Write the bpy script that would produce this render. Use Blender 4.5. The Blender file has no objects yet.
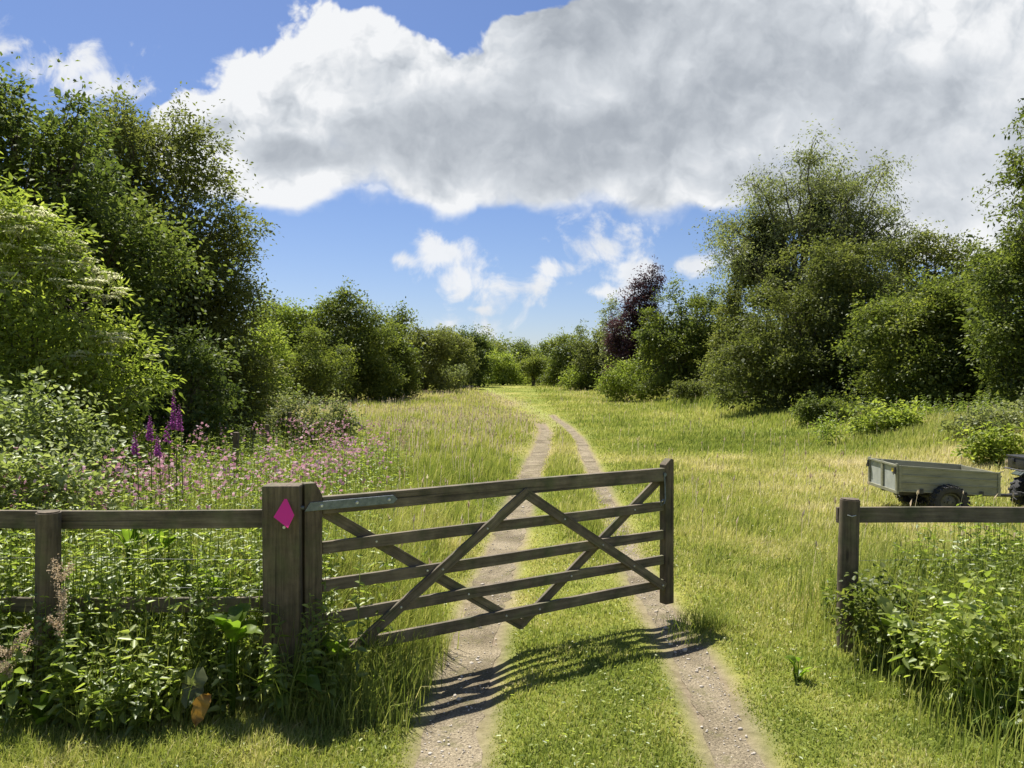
import bpy, bmesh, math, random
import numpy as np
from mathutils import Vector, Matrix

random.seed(7)
RNG = np.random.default_rng(11)
sc = bpy.context.scene
COL = sc.collection
F_PX, CX, CY, CAM_Z = 750.0, 512.0, 383.0, 1.95     # focal length in px, principal point, eye height
R = math.radians

# ------------------------------------------------------------------ helpers
def sstep(a, b, x):
    t = np.clip((np.asarray(x, float) - a) / (b - a), 0, 1)
    return t * t * (3 - 2 * t)

_LAT = np.random.default_rng(5).random((256, 256))
def vnoise(x, y):
    x = np.asarray(x, float); y = np.asarray(y, float)
    xi = np.floor(x).astype(int); yi = np.floor(y).astype(int)
    fx = x - xi; fy = y - yi
    fx = fx * fx * (3 - 2 * fx); fy = fy * fy * (3 - 2 * fy)
    a = _LAT[xi % 256, yi % 256]; b = _LAT[(xi + 1) % 256, yi % 256]
    c = _LAT[xi % 256, (yi + 1) % 256]; d = _LAT[(xi + 1) % 256, (yi + 1) % 256]
    return (a * (1 - fx) + b * fx) * (1 - fy) + (c * (1 - fx) + d * fx) * fy
def fbm(x, y, o=4):
    s = 0; a = 0.5; t = 0
    for k in range(o):
        s = s + a * vnoise(x * 2 ** k + 17.3 * k, y * 2 ** k + 9.1 * k); t += a; a *= 0.5
    return s / t

def new_mesh(name, V, quads=None, tris=None, tint=None, smooth=False):
    me = bpy.data.meshes.new(name)
    V = np.asarray(V, np.float32)
    me.vertices.add(len(V)); me.vertices.foreach_set('co', V.ravel())
    li = []; st = []; n = 0
    if quads is not None and len(quads):
        q = np.asarray(quads, np.int32); li.append(q.ravel()); st.append(n + 4 * np.arange(len(q))); n += q.size
    if tris is not None and len(tris):
        t = np.asarray(tris, np.int32); li.append(t.ravel()); st.append(n + 3 * np.arange(len(t))); n += t.size
    li = np.concatenate(li); st = np.concatenate(st).astype(np.int32)
    me.loops.add(len(li)); me.loops.foreach_set('vertex_index', li)
    me.polygons.add(len(st)); me.polygons.foreach_set('loop_start', st)
    if smooth: me.polygons.foreach_set('use_smooth', np.ones(len(st), bool))
    me.update(calc_edges=True)
    if tint is not None:
        a = me.attributes.new('tint', 'FLOAT', 'POINT'); a.data.foreach_set('value', np.asarray(tint, np.float32))
    return me

class Geo:
    """collects raw arrays and links them as one mesh object"""
    def __init__(s): s.V = []; s.Q = []; s.T = []; s.t = []; s.n = 0
    def add(s, V, Q=None, T=None, tint=None):
        V = np.asarray(V, float).reshape(-1, 3)
        if Q is not None and len(Q): s.Q.append(np.asarray(Q, int).reshape(-1, 4) + s.n)
        if T is not None and len(T): s.T.append(np.asarray(T, int).reshape(-1, 3) + s.n)
        s.V.append(V); s.n += len(V)
        s.t.append(np.zeros(len(V)) if tint is None else np.broadcast_to(np.asarray(tint, float), (len(V),)))
    def build(s, name, mat, parent=None, smooth=False, origin=(0, 0, 0)):
        V = np.concatenate(s.V) - np.asarray(origin, float)
        me = new_mesh(name, V, np.concatenate(s.Q) if s.Q else None, np.concatenate(s.T) if s.T else None, np.concatenate(s.t), smooth)
        me.materials.append(mat)
        o = bpy.data.objects.new(name, me); COL.objects.link(o)
        if parent is not None: o.parent = parent
        else: o.location = origin
        return o

def empty(name, loc, label, cat, group=None, rz=0.0):
    o = bpy.data.objects.new(name, None); COL.objects.link(o)
    o.empty_display_size = 0.2
    o.location = loc; o.rotation_euler = (0, 0, rz)
    tag(o, label, cat, group); return o
def tag(o, label=None, cat=None, group=None, kind=None):
    if label: o['label'] = label
    if cat: o['category'] = cat
    if group: o['group'] = group
    if kind: o['kind'] = kind
    return o
def copy_tree(o, parent=None):
    c = o.copy(); COL.objects.link(c)
    if parent is not None: c.parent = parent
    for ch in list(o.children): copy_tree(ch, c)
    return c

def tube(path, rad, sides=6, cap=False):
    P = np.asarray(path, float); rad = np.broadcast_to(np.asarray(rad, float), (len(P),))
    T = np.gradient(P, axis=0); T /= np.linalg.norm(T, axis=1, keepdims=True) + 1e-9
    ref = np.array([0.31, 0.17, 0.93]);
    if abs(T[0] @ ref) > 0.9: ref = np.array([0.9, 0.3, 0.1])
    A = np.cross(T, ref); A /= np.linalg.norm(A, axis=1, keepdims=True) + 1e-9
    B = np.cross(T, A)
    ang = np.arange(sides) * 2 * math.pi / sides
    V = P[:, None, :] + rad[:, None, None] * (np.cos(ang)[None, :, None] * A[:, None, :] + np.sin(ang)[None, :, None] * B[:, None, :])
    n = len(P); i = np.arange(n - 1)[:, None] * sides; j = np.arange(sides)[None, :]; k = (j + 1) % sides
    Q = np.stack([i + j, i + k, i + sides + k, i + sides + j], -1).reshape(-1, 4)
    return V.reshape(-1, 3), Q

def unit(v): return v / (np.linalg.norm(v, axis=-1, keepdims=True) + 1e-9)

def diamond(P, ax, nr, L, W, fold=0.12, curl=0.1):
    """one folded quad per leaf"""
    sd = unit(np.cross(nr, ax)); nr = unit(np.cross(ax, sd)); n = len(P)
    L = np.broadcast_to(L, (n,))[:, None]; W = np.broadcast_to(W, (n,))[:, None]
    m = P + ax * L * 0.45 + nr * W * fold
    V = np.stack([P, m + sd * W / 2, P + ax * L - nr * L * curl, m - sd * W / 2], 1)
    return V.reshape(-1, 3), np.arange(4 * n).reshape(-1, 4)
def ovate(P, ax, nr, L, W, fold=0.18, curl=0.15):
    """six corners, two halves folded at the midrib"""
    sd = unit(np.cross(nr, ax)); nr = unit(np.cross(ax, sd)); n = len(P)
    L = np.broadcast_to(L, (n,))[:, None]; W = np.broadcast_to(W, (n,))[:, None]
    a = P + ax * L * 0.28 + nr * W * fold; b = P + ax * L * 0.68 + nr * (W * fold * .7 - L * curl * 0.35)
    V = np.stack([P, a + sd * W * 0.5, b + sd * W * 0.36, P + ax * L - nr * L * curl, b - sd * W * 0.36, a - sd * W * 0.5], 1)
    k = 6 * np.arange(n)[:, None]
    Q = np.concatenate([k + np.array([[0, 1, 2, 3]]), k + np.array([[0, 3, 4, 5]])])
    return V.reshape(-1, 3), Q
def strap(P, ax, nr, L, W, droop, segs=6, wave=0.0, rng=RNG):
    """broad leaf of several segments, arching over"""
    n = len(P); sd = unit(np.cross(nr, ax)); nr = unit(np.cross(ax, sd))
    s = np.linspace(0, 1, segs + 1)
    prof = np.clip(np.sin(np.pi * np.clip(s * 0.86 + 0.1, 0, 1)) ** 0.7, 0.02, 1); prof[0] = 0.16; prof[-1] = 0.03
    L = np.broadcast_to(L, (n,)); W = np.broadcast_to(W, (n,)); droop = np.broadcast_to(droop, (n,))
    Vs = []
    wob = rng.normal(0, 1, (n, segs + 1)) * wave
    for i, t in enumerate(s):
        c = P + ax * (L * t)[:, None] - np.array([0, 0, 1.0]) * (L * droop * t * t)[:, None] + nr * (W * wob[:, i])[:, None]
        w = (W * prof[i] / 2)[:, None]
        Vs += [c - sd * w + nr * w * 0.3, c, c + sd * w + nr * w * 0.3]
    V = np.stack(Vs, 1)
    m = 3 * (segs + 1); k = m * np.arange(n)[:, None]
    q = []
    for i in range(segs):
        a = 3 * i
        q.append(k + np.array([[a, a + 1, a + 4, a + 3]])); q.append(k + np.array([[a + 1, a + 2, a + 5, a + 4]]))
    return V.reshape(-1, 3), np.concatenate(q), m

# ------------------------------------------------------------------ materials
def nt(name):
    m = bpy.data.materials.new(name); m.use_nodes = True
    t = m.node_tree; t.nodes.clear(); return m, t
def N(t, kind, **kw):
    n = t.nodes.new(kind)
    for k, v in kw.items():
        if k.startswith('i_'): n.inputs[k[2:].replace('_', ' ')].default_value = v
        else: setattr(n, k, v)
    return n
def ramp(t, fac, stops, interp='LINEAR'):
    r = t.nodes.new('ShaderNodeValToRGB'); r.color_ramp.interpolation = interp
    e = r.color_ramp.elements
    while len(e) < len(stops): e.new(0.5)
    for el, (p, c) in zip(e, stops): el.position = p; el.color = (*c, 1)
    t.links.new(fac, r.inputs[0]); return r.outputs[0]
def leaf_mat(name, stops, trans=0.45, gloss=0.06, rough=0.45, tgain=1.65, twarm=(1.02, 1.1, 0.6), upn=0.0):
    """leaf: diffuse front, light passing through, a little sheen"""
    m, t = nt(name); L = t.links.new
    at = N(t, 'ShaderNodeAttribute', attribute_name='tint')
    col = ramp(t, at.outputs['Fac'], stops)
    d = N(t, 'ShaderNodeBsdfDiffuse'); L(col, d.inputs['Color'])
    if upn > 0:            # curved blades: the shading normal leans to the sky
        ge = N(t, 'ShaderNodeNewGeometry'); va = N(t, 'ShaderNodeVectorMath', operation='MULTIPLY_ADD'); L(ge.outputs['Normal'], va.inputs[0])
        va.inputs[1].default_value = (1 - upn,) * 3; va.inputs[2].default_value = (0, 0, upn)
        vn = N(t, 'ShaderNodeVectorMath', operation='NORMALIZE'); L(va.outputs[0], vn.inputs[0]); L(vn.outputs[0], d.inputs['Normal'])
    mx = N(t, 'ShaderNodeMix', data_type='RGBA', blend_type='MULTIPLY'); mx.inputs['Factor'].default_value = 1
    L(col, mx.inputs['A']); mx.inputs['B'].default_value = (tgain * twarm[0], tgain * twarm[1], tgain * twarm[2], 1)
    tr = N(t, 'ShaderNodeBsdfTranslucent'); L(mx.outputs['Result'], tr.inputs['Color'])
    a = N(t, 'ShaderNodeMixShader'); a.inputs[0].default_value = trans
    L(d.outputs[0], a.inputs[1]); L(tr.outputs[0], a.inputs[2])
    g = N(t, 'ShaderNodeBsdfGlossy'); g.inputs['Roughness'].default_value = rough; g.inputs['Color'].default_value = (0.9, 0.95, 0.85, 1)
    b = N(t, 'ShaderNodeMixShader'); b.inputs[0].default_value = gloss * 0.28
    L(a.outputs[0], b.inputs[1]); L(g.outputs[0], b.inputs[2])
    o = N(t, 'ShaderNodeOutputMaterial'); L(b.outputs[0], o.inputs[0]); return m

def wood_mat(name, axis='X', c1=(0.075, 0.059, 0.037), c2=(0.225, 0.187, 0.13), green=0.36):
    """weathered timber, grain running along one local axis"""
    m, t = nt(name); L = t.links.new
    tc = N(t, 'ShaderNodeTexCoord'); mp = N(t, 'ShaderNodeMapping')
    mp.inputs['Scale'].default_value = {'X': (1.3, 22, 22), 'Z': (22, 22, 1.3)}[axis]
    L(tc.outputs['Object'], mp.inputs['Vector'])
    n1 = N(t, 'ShaderNodeTexNoise'); n1.inputs['Scale'].default_value = 2.2; n1.inputs['Detail'].default_value = 8; n1.inputs['Roughness'].default_value = 0.65
    L(mp.outputs[0], n1.inputs['Vector'])
    n2 = N(t, 'ShaderNodeTexNoise'); n2.inputs['Scale'].default_value = 6; n2.inputs['Detail'].default_value = 5
    L(tc.outputs['Object'], n2.inputs['Vector'])
    col = ramp(t, n1.outputs['Fac'], [(0.28, c1), (0.5, tuple((a + b) / 2 for a, b in zip(c1, c2))), (0.72, c2)])
    gr = N(t, 'ShaderNodeMix', data_type='RGBA'); L(col, gr.inputs['A']); gr.inputs['B'].default_value = (0.085, 0.10, 0.04, 1)
    f = N(t, 'ShaderNodeMapRange'); f.inputs[1].default_value = 0.48; f.inputs[2].default_value = 0.7; f.inputs[4].default_value = green * 2
    L(n2.outputs['Fac'], f.inputs[0]); L(f.outputs[0], gr.inputs['Factor'])
    # fine drying cracks along the grain
    mp2 = N(t, 'ShaderNodeMapping'); mp2.inputs['Scale'].default_value = {'X': (0.6, 60, 60), 'Z': (60, 60, 0.6)}[axis]
    L(tc.outputs['Object'], mp2.inputs['Vector'])
    n3 = N(t, 'ShaderNodeTexNoise'); n3.inputs['Scale'].default_value = 1.0; n3.inputs['Detail'].default_value = 2
    L(mp2.outputs[0], n3.inputs['Vector'])
    cr = N(t, 'ShaderNodeMapRange'); cr.inputs[1].default_value = 0.30; cr.inputs[2].default_value = 0.38; cr.inputs[3].default_value = 0.35
    L(n3.outputs['Fac'], cr.inputs[0])
    mu = N(t, 'ShaderNodeMix', data_type='RGBA', blend_type='MULTIPLY'); mu.inputs['Factor'].default_value = 1
    L(gr.outputs['Result'], mu.inputs['A']); L(cr.outputs[0], mu.inputs['B'])
    n4 = N(t, 'ShaderNodeTexNoise'); n4.inputs['Scale'].default_value = 2.6; n4.inputs['Detail'].default_value = 6; n4.inputs['Roughness'].default_value = 0.7; L(tc.outputs['Object'], n4.inputs['Vector'])
    sv = ramp(t, n4.outputs['Fac'], [(0.32, (0.42, 0.40, 0.38)), (0.5, (0.95, 0.93, 0.9)), (0.66, (1.35, 1.33, 1.28))])
    ms = N(t, 'ShaderNodeMix', data_type='RGBA', blend_type='MULTIPLY'); ms.inputs['Factor'].default_value = 1; L(mu.outputs['Result'], ms.inputs['A']); L(sv, ms.inputs['B'])
    mk = N(t, 'ShaderNodeMapping'); mk.inputs['Scale'].default_value = {'X': (2.2, 9, 9), 'Z': (9, 9, 2.2)}[axis]; L(tc.outputs['Object'], mk.inputs['Vector'])
    vk = N(t, 'ShaderNodeTexVoronoi'); vk.inputs['Scale'].default_value = 1.0; L(mk.outputs[0], vk.inputs['Vector'])
    kf = N(t, 'ShaderNodeMapRange'); kf.inputs[1].default_value = 0.06; kf.inputs[2].default_value = 0.14; kf.inputs[3].default_value = 0.35; L(vk.outputs['Distance'], kf.inputs[0])
    mkn = N(t, 'ShaderNodeMix', data_type='RGBA', blend_type='MULTIPLY'); mkn.inputs['Factor'].default_value = 1; L(ms.outputs['Result'], mkn.inputs['A']); L(kf.outputs[0], mkn.inputs['B'])
    p = N(t, 'ShaderNodeBsdfPrincipled'); p.inputs['Roughness'].default_value = 0.85
    L(mkn.outputs['Result'], p.inputs['Base Color'])
    h = N(t, 'ShaderNodeMath', operation='ADD'); L(n1.outputs['Fac'], h.inputs[0]); L(cr.outputs[0], h.inputs[1])
    bp = N(t, 'ShaderNodeBump'); bp.inputs['Strength'].default_value = 0.5; bp.inputs['Distance'].default_value = 0.004
    L(h.outputs[0], bp.inputs['Height']); L(bp.outputs[0], p.inputs['Normal'])
    o = N(t, 'ShaderNodeOutputMaterial'); L(p.outputs[0], o.inputs[0]); return m

def plain_mat(name, c1, c2, scale=8, rough=0.6, metal=0.0, bump=0.2, stops=(0.35, 0.65), stretch=(1, 1, 1)):
    m, t = nt(name); L = t.links.new
    tc = N(t, 'ShaderNodeTexCoord'); mp = N(t, 'ShaderNodeMapping'); mp.inputs['Scale'].default_value = stretch
    L(tc.outputs['Object'], mp.inputs['Vector'])
    n1 = N(t, 'ShaderNodeTexNoise'); n1.inputs['Scale'].default_value = scale; n1.inputs['Detail'].default_value = 7; n1.inputs['Roughness'].default_value = 0.65
    L(mp.outputs[0], n1.inputs['Vector'])
    col = ramp(t, n1.outputs['Fac'], [(stops[0], c1), (stops[1], c2)])
    p = N(t, 'ShaderNodeBsdfPrincipled'); p.inputs['Roughness'].default_value = rough; p.inputs['Metallic'].default_value = metal
    L(col, p.inputs['Base Color'])
    bp = N(t, 'ShaderNodeBump'); bp.inputs['Strength'].default_value = bump; bp.inputs['Distance'].default_value = 0.01
    L(n1.outputs['Fac'], bp.inputs['Height']); L(bp.outputs[0], p.inputs['Normal'])
    o = N(t, 'ShaderNodeOutputMaterial'); L(p.outputs[0], o.inputs[0]); return m

M = {}
M['wood_x'] = wood_mat('weathered_rail_wood', 'X')
M['wood_z'] = wood_mat('weathered_post_wood', 'Z', (0.06, 0.045, 0.028), (0.185, 0.145, 0.095), 0.3)
M['bark'] = plain_mat('bark', (0.05, 0.04, 0.03), (0.16, 0.135, 0.10), 6, 0.9, 0, 0.8, stretch=(3, 3, 0.6))
M['galv'] = plain_mat('galvanised_steel', (0.13, 0.155, 0.165), (0.22, 0.25, 0.265), 30, 0.5, 0.55, 0.05)
M['bolt'] = plain_mat('bright_bolt_steel', (0.5, 0.5, 0.5), (0.7, 0.7, 0.7), 40, 0.4, 0.6, 0.05)
M['wire'] = plain_mat('fence_wire', (0.12, 0.125, 0.12), (0.2, 0.2, 0.195), 40, 0.5, 0.6, 0.0)
def soil():
    m, t = nt('trodden_soil'); L = t.links.new; tc = N(t, 'ShaderNodeTexCoord')
    def nz(sc_, d, r=0.6):
        n = N(t, 'ShaderNodeTexNoise'); n.inputs['Scale'].default_value = sc_; n.inputs['Detail'].default_value = d; n.inputs['Roughness'].default_value = r; L(tc.outputs['Object'], n.inputs['Vector']); return n.outputs['Fac']
    a = ramp(t, nz(1.7, 5), [(0.36, (0.18, 0.15, 0.098)), (0.62, (0.355, 0.302, 0.207))])
    b = ramp(t, nz(70, 5, 0.8), [(0.36, (0.35, 0.33, 0.30)), (0.5, (0.82, 0.8, 0.78)), (0.68, (1.5, 1.48, 1.42))])
    mu = N(t, 'ShaderNodeMix', data_type='RGBA', blend_type='MULTIPLY'); mu.inputs['Factor'].default_value = 1; L(a, mu.inputs['A']); L(b, mu.inputs['B'])
    # withered grass bits and moss trodden into it
    f = N(t, 'ShaderNodeMapRange'); f.inputs[1].default_value = 0.52; f.inputs[2].default_value = 0.66; f.inputs[4].default_value = 0.65; L(nz(7, 6, 0.7), f.inputs[0])
    mg = N(t, 'ShaderNodeMix', data_type='RGBA'); L(f.outputs[0], mg.inputs['Factor']); L(mu.outputs['Result'], mg.inputs['A']); mg.inputs['B'].default_value = (0.15, 0.14, 0.06, 1)
    p = N(t, 'ShaderNodeBsdfPrincipled'); p.inputs['Roughness'].default_value = 0.95; p.inputs['Specular IOR Level'].default_value = 0.15; L(mg.outputs['Result'], p.inputs['Base Color'])
    h = N(t, 'ShaderNodeMath', operation='ADD'); L(nz(9, 8, 0.75), h.inputs[0]); L(nz(60, 3), h.inputs[1])
    bp = N(t, 'ShaderNodeBump'); bp.inputs['Strength'].default_value = 0.9; bp.inputs['Distance'].default_value = 0.02; L(h.outputs[0], bp.inputs['Height']); L(bp.outputs[0], p.inputs['Normal'])
    o = N(t, 'ShaderNodeOutputMaterial'); L(p.outputs[0], o.inputs[0]); return m
M['soil'] = soil()
M['stone'] = plain_mat('pebble_stone', (0.34, 0.29, 0.22), (0.60, 0.54, 0.45), 3, 0.85, 0, 0.2)
M['paint'] = plain_mat('grey_green_trailer_paint', (0.175, 0.175, 0.118), (0.285, 0.28, 0.20), 5, 0.5, 0.0, 0.08, stretch=(0.6, 1, 3))
M['tailpaint'] = plain_mat('pale_tailgate_paint', (0.34, 0.36, 0.33), (0.46, 0.48, 0.44), 5, 0.5, 0.1, 0.05)
M['sticker'] = plain_mat('yellow_sticker', (0.7, 0.5, 0.04), (0.8, 0.6, 0.08), 5, 0.5, 0, 0.0)
M['rubber'] = plain_mat('tyre_rubber', (0.018, 0.018, 0.018), (0.045, 0.043, 0.04), 12, 0.75, 0, 0.2)
M['steel'] = plain_mat('dark_steel', (0.05, 0.05, 0.05), (0.11, 0.105, 0.10), 12, 0.55, 0.4, 0.1)
M['rim'] = plain_mat('rim_steel', (0.07, 0.07, 0.065), (0.13, 0.13, 0.12), 12, 0.5, 0.5, 0.05)
M['plastic'] = plain_mat('black_plastic', (0.018, 0.018, 0.02), (0.03, 0.03, 0.033), 12, 0.45, 0, 0.05)
M['bodygreen'] = plain_mat('quad_body_paint', (0.03, 0.045, 0.03), (0.045, 0.06, 0.04), 4, 0.35, 0, 0.02)
def pink():
    m, t = nt('hot_pink_card'); L = t.links.new
    d = N(t, 'ShaderNodeBsdfDiffuse'); d.inputs[0].default_value = (1.0, 0.075, 0.33, 1)
    tr = N(t, 'ShaderNodeBsdfTranslucent'); tr.inputs[0].default_value = (0.98, 0.06, 0.34, 1)
    a = N(t, 'ShaderNodeMixShader'); a.inputs[0].default_value = 0.12
    L(d.outputs[0], a.inputs[1]); L(tr.outputs[0], a.inputs[2])
    o = N(t, 'ShaderNodeOutputMaterial'); L(a.outputs[0], o.inputs[0]); return m
M['pink'] = pink()
G = lambda *s: list(s)
M['leaf_dark'] = leaf_mat('dark_green_leaf', [(0, (0.054, 0.076, 0.021)), (0.6, (0.108, 0.137, 0.035)), (1, (0.189, 0.208, 0.060))], 0.42, 0.07)
M['leaf_olive'] = leaf_mat('olive_green_leaf', [(0, (0.078, 0.091, 0.029)), (0.6, (0.141, 0.154, 0.048)), (1, (0.226, 0.229, 0.079))], 0.43, 0.06)
M['leaf_mid'] = leaf_mat('mid_green_leaf', [(0, (0.072, 0.094, 0.024)), (0.6, (0.132, 0.157, 0.037)), (1, (0.232, 0.245, 0.058))], 0.45, 0.06)
M['leaf_fresh'] = leaf_mat('fresh_green_leaf', [(0, (0.119, 0.153, 0.032)), (0.55, (0.214, 0.254, 0.052)), (1, (0.338, 0.362, 0.081))], 0.48, 0.06)
M['leaf_pale'] = leaf_mat('pale_grey_green_leaf', [(0, (0.115, 0.132, 0.057)), (0.6, (0.196, 0.213, 0.092)), (1, (0.310, 0.310, 0.149))], 0.42, 0.07)
M['leaf_copper'] = leaf_mat('copper_purple_leaf', [(0, (0.030, 0.016, 0.020)), (0.7, (0.062, 0.033, 0.040)), (1, (0.11, 0.065, 0.065))], 0.28, 0.1, twarm=(1.1, 0.8, 0.8))
M['leaf_ivy'] = leaf_mat('dark_ivy_leaf', [(0, (0.022, 0.034, 0.012)), (1, (0.055, 0.07, 0.022))], 0.2, 0.08)
M['leaf_bramble'] = leaf_mat('bramble_leaf', [(0, (0.10, 0.125, 0.04)), (0.6, (0.18, 0.215, 0.07)), (1, (0.31, 0.335, 0.14))], 0.45, 0.15, 0.45)
M['leaf_nettle'] = leaf_mat('nettle_leaf', [(0, (0.085, 0.115, 0.028)), (0.6, (0.18, 0.225, 0.045)), (1, (0.31, 0.34, 0.085))], 0.5, 0.14, 0.42, tgain=1.8)
M['leaf_dock'] = leaf_mat('dock_leaf', [(0, (0.085, 0.14, 0.018)), (1, (0.17, 0.235, 0.03))], 0.55, 0.06, 0.4, tgain=1.9)
M['leaf_dead'] = leaf_mat('withered_leaf', [(0, (0.22, 0.11, 0.025)), (0.5, (0.36, 0.22, 0.05)), (1, (0.115, 0.12, 0.055))], 0.2, 0.05, twarm=(1.0, 0.9, 0.6))
M['flower_cream'] = leaf_mat('cream_blossom', [(0, (0.62, 0.62, 0.40)), (1, (0.80, 0.79, 0.58))], 0.5, 0.02, tgain=1.1, twarm=(1, 1, 0.85))
M['flower_pink'] = leaf_mat('pink_campion_petal', [(0, (0.44, 0.23, 0.27)), (0.7, (0.64, 0.38, 0.43)), (1, (0.76, 0.58, 0.60))], 0.4, 0.02, tgain=1.1, twarm=(1, 0.9, 1))
M['flower_purple'] = leaf_mat('purple_foxglove_bell', [(0, (0.22, 0.05, 0.20)), (1, (0.48, 0.15, 0.42))], 0.45, 0.04, tgain=1.2, twarm=(1, 0.8, 1))
M['grass'] = leaf_mat('grass_blade', [(0, (0.085, 0.120, 0.024)), (0.28, (0.200, 0.250, 0.050)), (0.5, (0.320, 0.345, 0.086)), (0.75, (0.480, 0.445, 0.186)), (1, (0.600, 0.530, 0.348))], 0.45, 0.04, 0.5, tgain=1.35, twarm=(1.05, 1.05, 0.7), upn=0.5)
M['seed'] = leaf_mat('grass_seed_head', [(0, (0.44, 0.34, 0.23)), (0.6, (0.58, 0.48, 0.34)), (1, (0.66, 0.60, 0.42))], 0.42, 0.02, tgain=1.1, twarm=(1, 0.97, 0.85), upn=0.4)

# ------------------------------------------------------------------ ground shape, tracks
def rise(y): return 1.8 * sstep(30, 150, y)
def py2d(py):
    lo, hi = 2.0, 160.0
    for _ in range(60):
        m = (lo + hi) / 2
        if (CAM_Z - rise(m)) * F_PX / m > py - CY: lo = m
        else: hi = m
    return lo
def track(rows):
    d = np.array([py2d(r[0]) for r in rows]); px = np.array([r[1] for r in rows], float); hw = np.array([r[2] for r in rows], float)
    return d, (px - CX) / F_PX * d, 0.90 * hw / F_PX * d
TL = track([(900, 415, 40), (768, 445, 31), (715, 455, 28), (660, 470, 28), (580, 492, 19), (510, 517, 13), (470, 531, 11), (445, 543, 8), (432, 546, 6), (424, 541, 4)])
TR = track([(900, 800, 34), (768, 742, 27), (715, 720, 24), (650, 690, 19), (610, 660, 15), (560, 632, 11), (500, 606, 7.5), (470, 594, 6.5), (440, 580, 5), (426, 567, 3.5), (415, 552, 2.5)])
TF = track([(470, 562, 20), (440, 562, 18), (425, 555, 14), (415, 545, 11), (405, 524, 10), (398, 508, 8), (391, 492, 6), (386, 482, 4)])
def lerp_track(T, y): return np.interp(y, T[0], T[1]), np.interp(y, T[0], T[2])
def rut_dist(x, y):
    a, ha = lerp_track(TL, y); b, hb = lerp_track(TR, y)
    da = np.abs(x - a) - ha + np.where(y > TL[0][-1], 9, 0); db = np.abs(x - b) - hb + np.where(y > TR[0][-1], 9, 0)
    return np.minimum(da, db)
def bank(x, y):
    return 0.75 * sstep(8.5, 16, x) * (1 - sstep(52, 66, y)) * sstep(6, 16, y)
def gz(x, y):
    x = np.asarray(x, float); y = np.asarray(y, float)
    z = rise(y) + bank(x, y)
    z = z + (fbm(x * 0.35, y * 0.35, 3) - 0.5) * 0.10 * sstep(3, 14, np.abs(y) + 0)
    z = z + 0.5 * sstep(40, 120, np.abs(x)) + 0.8 * sstep(160, 300, y)
    return z - 0.035 * (1 - sstep(-0.05, 0.22, rut_dist(x, y)))
def px2w(px, py, d): return np.array([(px - CX) / F_PX * d, d, CAM_Z - (py - CY) / F_PX * d])

def axis_coords(lo, hi, fine, grow):
    out = [0.0]
    s = fine
    while out[-1] < hi: out.append(out[-1] + s); s = max(fine, abs(out[-1]) * grow)
    neg = [0.0]; s = fine
    while neg[-1] > lo: neg.append(neg[-1] - s); s = max(fine, abs(neg[-1]) * grow)
    return np.array(sorted(set(neg[1:] + out)))

def tone(x, y):
    """dryness of the sward: 0 dark lush green .. 1 bleached straw"""
    n = fbm(x * 0.22 + 3, y * 0.22, 4); n2 = fbm(x * 0.9 + 31, y * 0.9 + 7, 3)
    n3 = fbm(x * 3.1 + 5, y * 3.1 + 77, 3)
    t = 0.44 + 0.60 * (n - 0.5) + 0.45 * (n2 - 0.5) + 0.45 * (n3 - 0.5) * (1 - sstep(9, 20, y))
    dry = sstep(1.8, 4.5, x - 0.06 * y) * sstep(6, 9, y) * (1 - sstep(17, 24, y))
    t = t + dry * (0.12 + 0.25 * (n2 - 0.4))
    t = t - 0.07 * sstep(17, 23, y) * sstep(2, 6, x) * (1 - sstep(45, 60, y)) * (0.6 + n)
    left = 1 - sstep(-0.6, 0.4, x - lerp_track(TL, y)[0])
    t = t + left * (-0.03 + 0.12 * sstep(22, 45, y) * (n + 0.3))
    ctr = 1 - sstep(0.5, 0.9, np.abs(x - lerp_track(TF, y)[0]))
    t = t + ctr * 0.14 * sstep(9, 13, y) * (1 - sstep(24, 32, y)) * n * 1.5
    near = 1 - sstep(5.5, 8, y)
    t = t - 0.02 * near
    rd = rut_dist(x, y)
    t = t + 0.10 * (1 - sstep(0.0, 0.3, rd))
    return np.clip(t, 0.02, 1)
def pinkness(x, y):
    """share of brownish-pink grass heads in the far meadow"""
    left = 1 - sstep(-1.0, 1.5, x - lerp_track(TF, y)[0])
    f = left * sstep(16, 30, y) * (1 - sstep(70, 100, y)) + 0.8 * (1 - left) * sstep(48, 62, y) * (1 - sstep(90, 120, y)) * sstep(4, 9, x)
    return np.clip(f * (0.2 + 1.5 * (fbm(x * 0.11 + 9, y * 0.14 + 2, 4) - 0.32)), 0, 1)

xs = axis_coords(-320, 320, 0.14, 0.05); ys = axis_coords(-40, 460, 0.14, 0.035)
Xg, Yg = np.meshgrid(xs, ys); Xf, Yf = Xg.ravel(), Yg.ravel()
nx, ny = len(xs), len(ys)
i = np.arange(ny - 1)[:, None] * nx; j = np.arange(nx - 1)[None, :]
Qg = np.stack([i + j, i + j + 1, i + nx + j + 1, i + nx + j], -1).reshape(-1, 4)
me = new_mesh('ground', np.stack([Xf, Yf, gz(Xf, Yf)], 1), Qg, None, tone(Xf, Yf), True)
for nm, val in (('pinkness', pinkness(Xf, Yf)), ('earth', 1 - sstep(-0.02, 0.16, rut_dist(Xf, Yf))),
                ('track', (1 - sstep(0.3, 1.0, np.abs(Xf - lerp_track(TF, Yf)[0]) / np.maximum(lerp_track(TF, Yf)[1], .3))) * sstep(26, 34, Yf) * (1 - sstep(120, 140, Yf)))):
    a = me.attributes.new(nm, 'FLOAT', 'POINT'); a.data.foreach_set('value', val.astype(np.float32))
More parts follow.
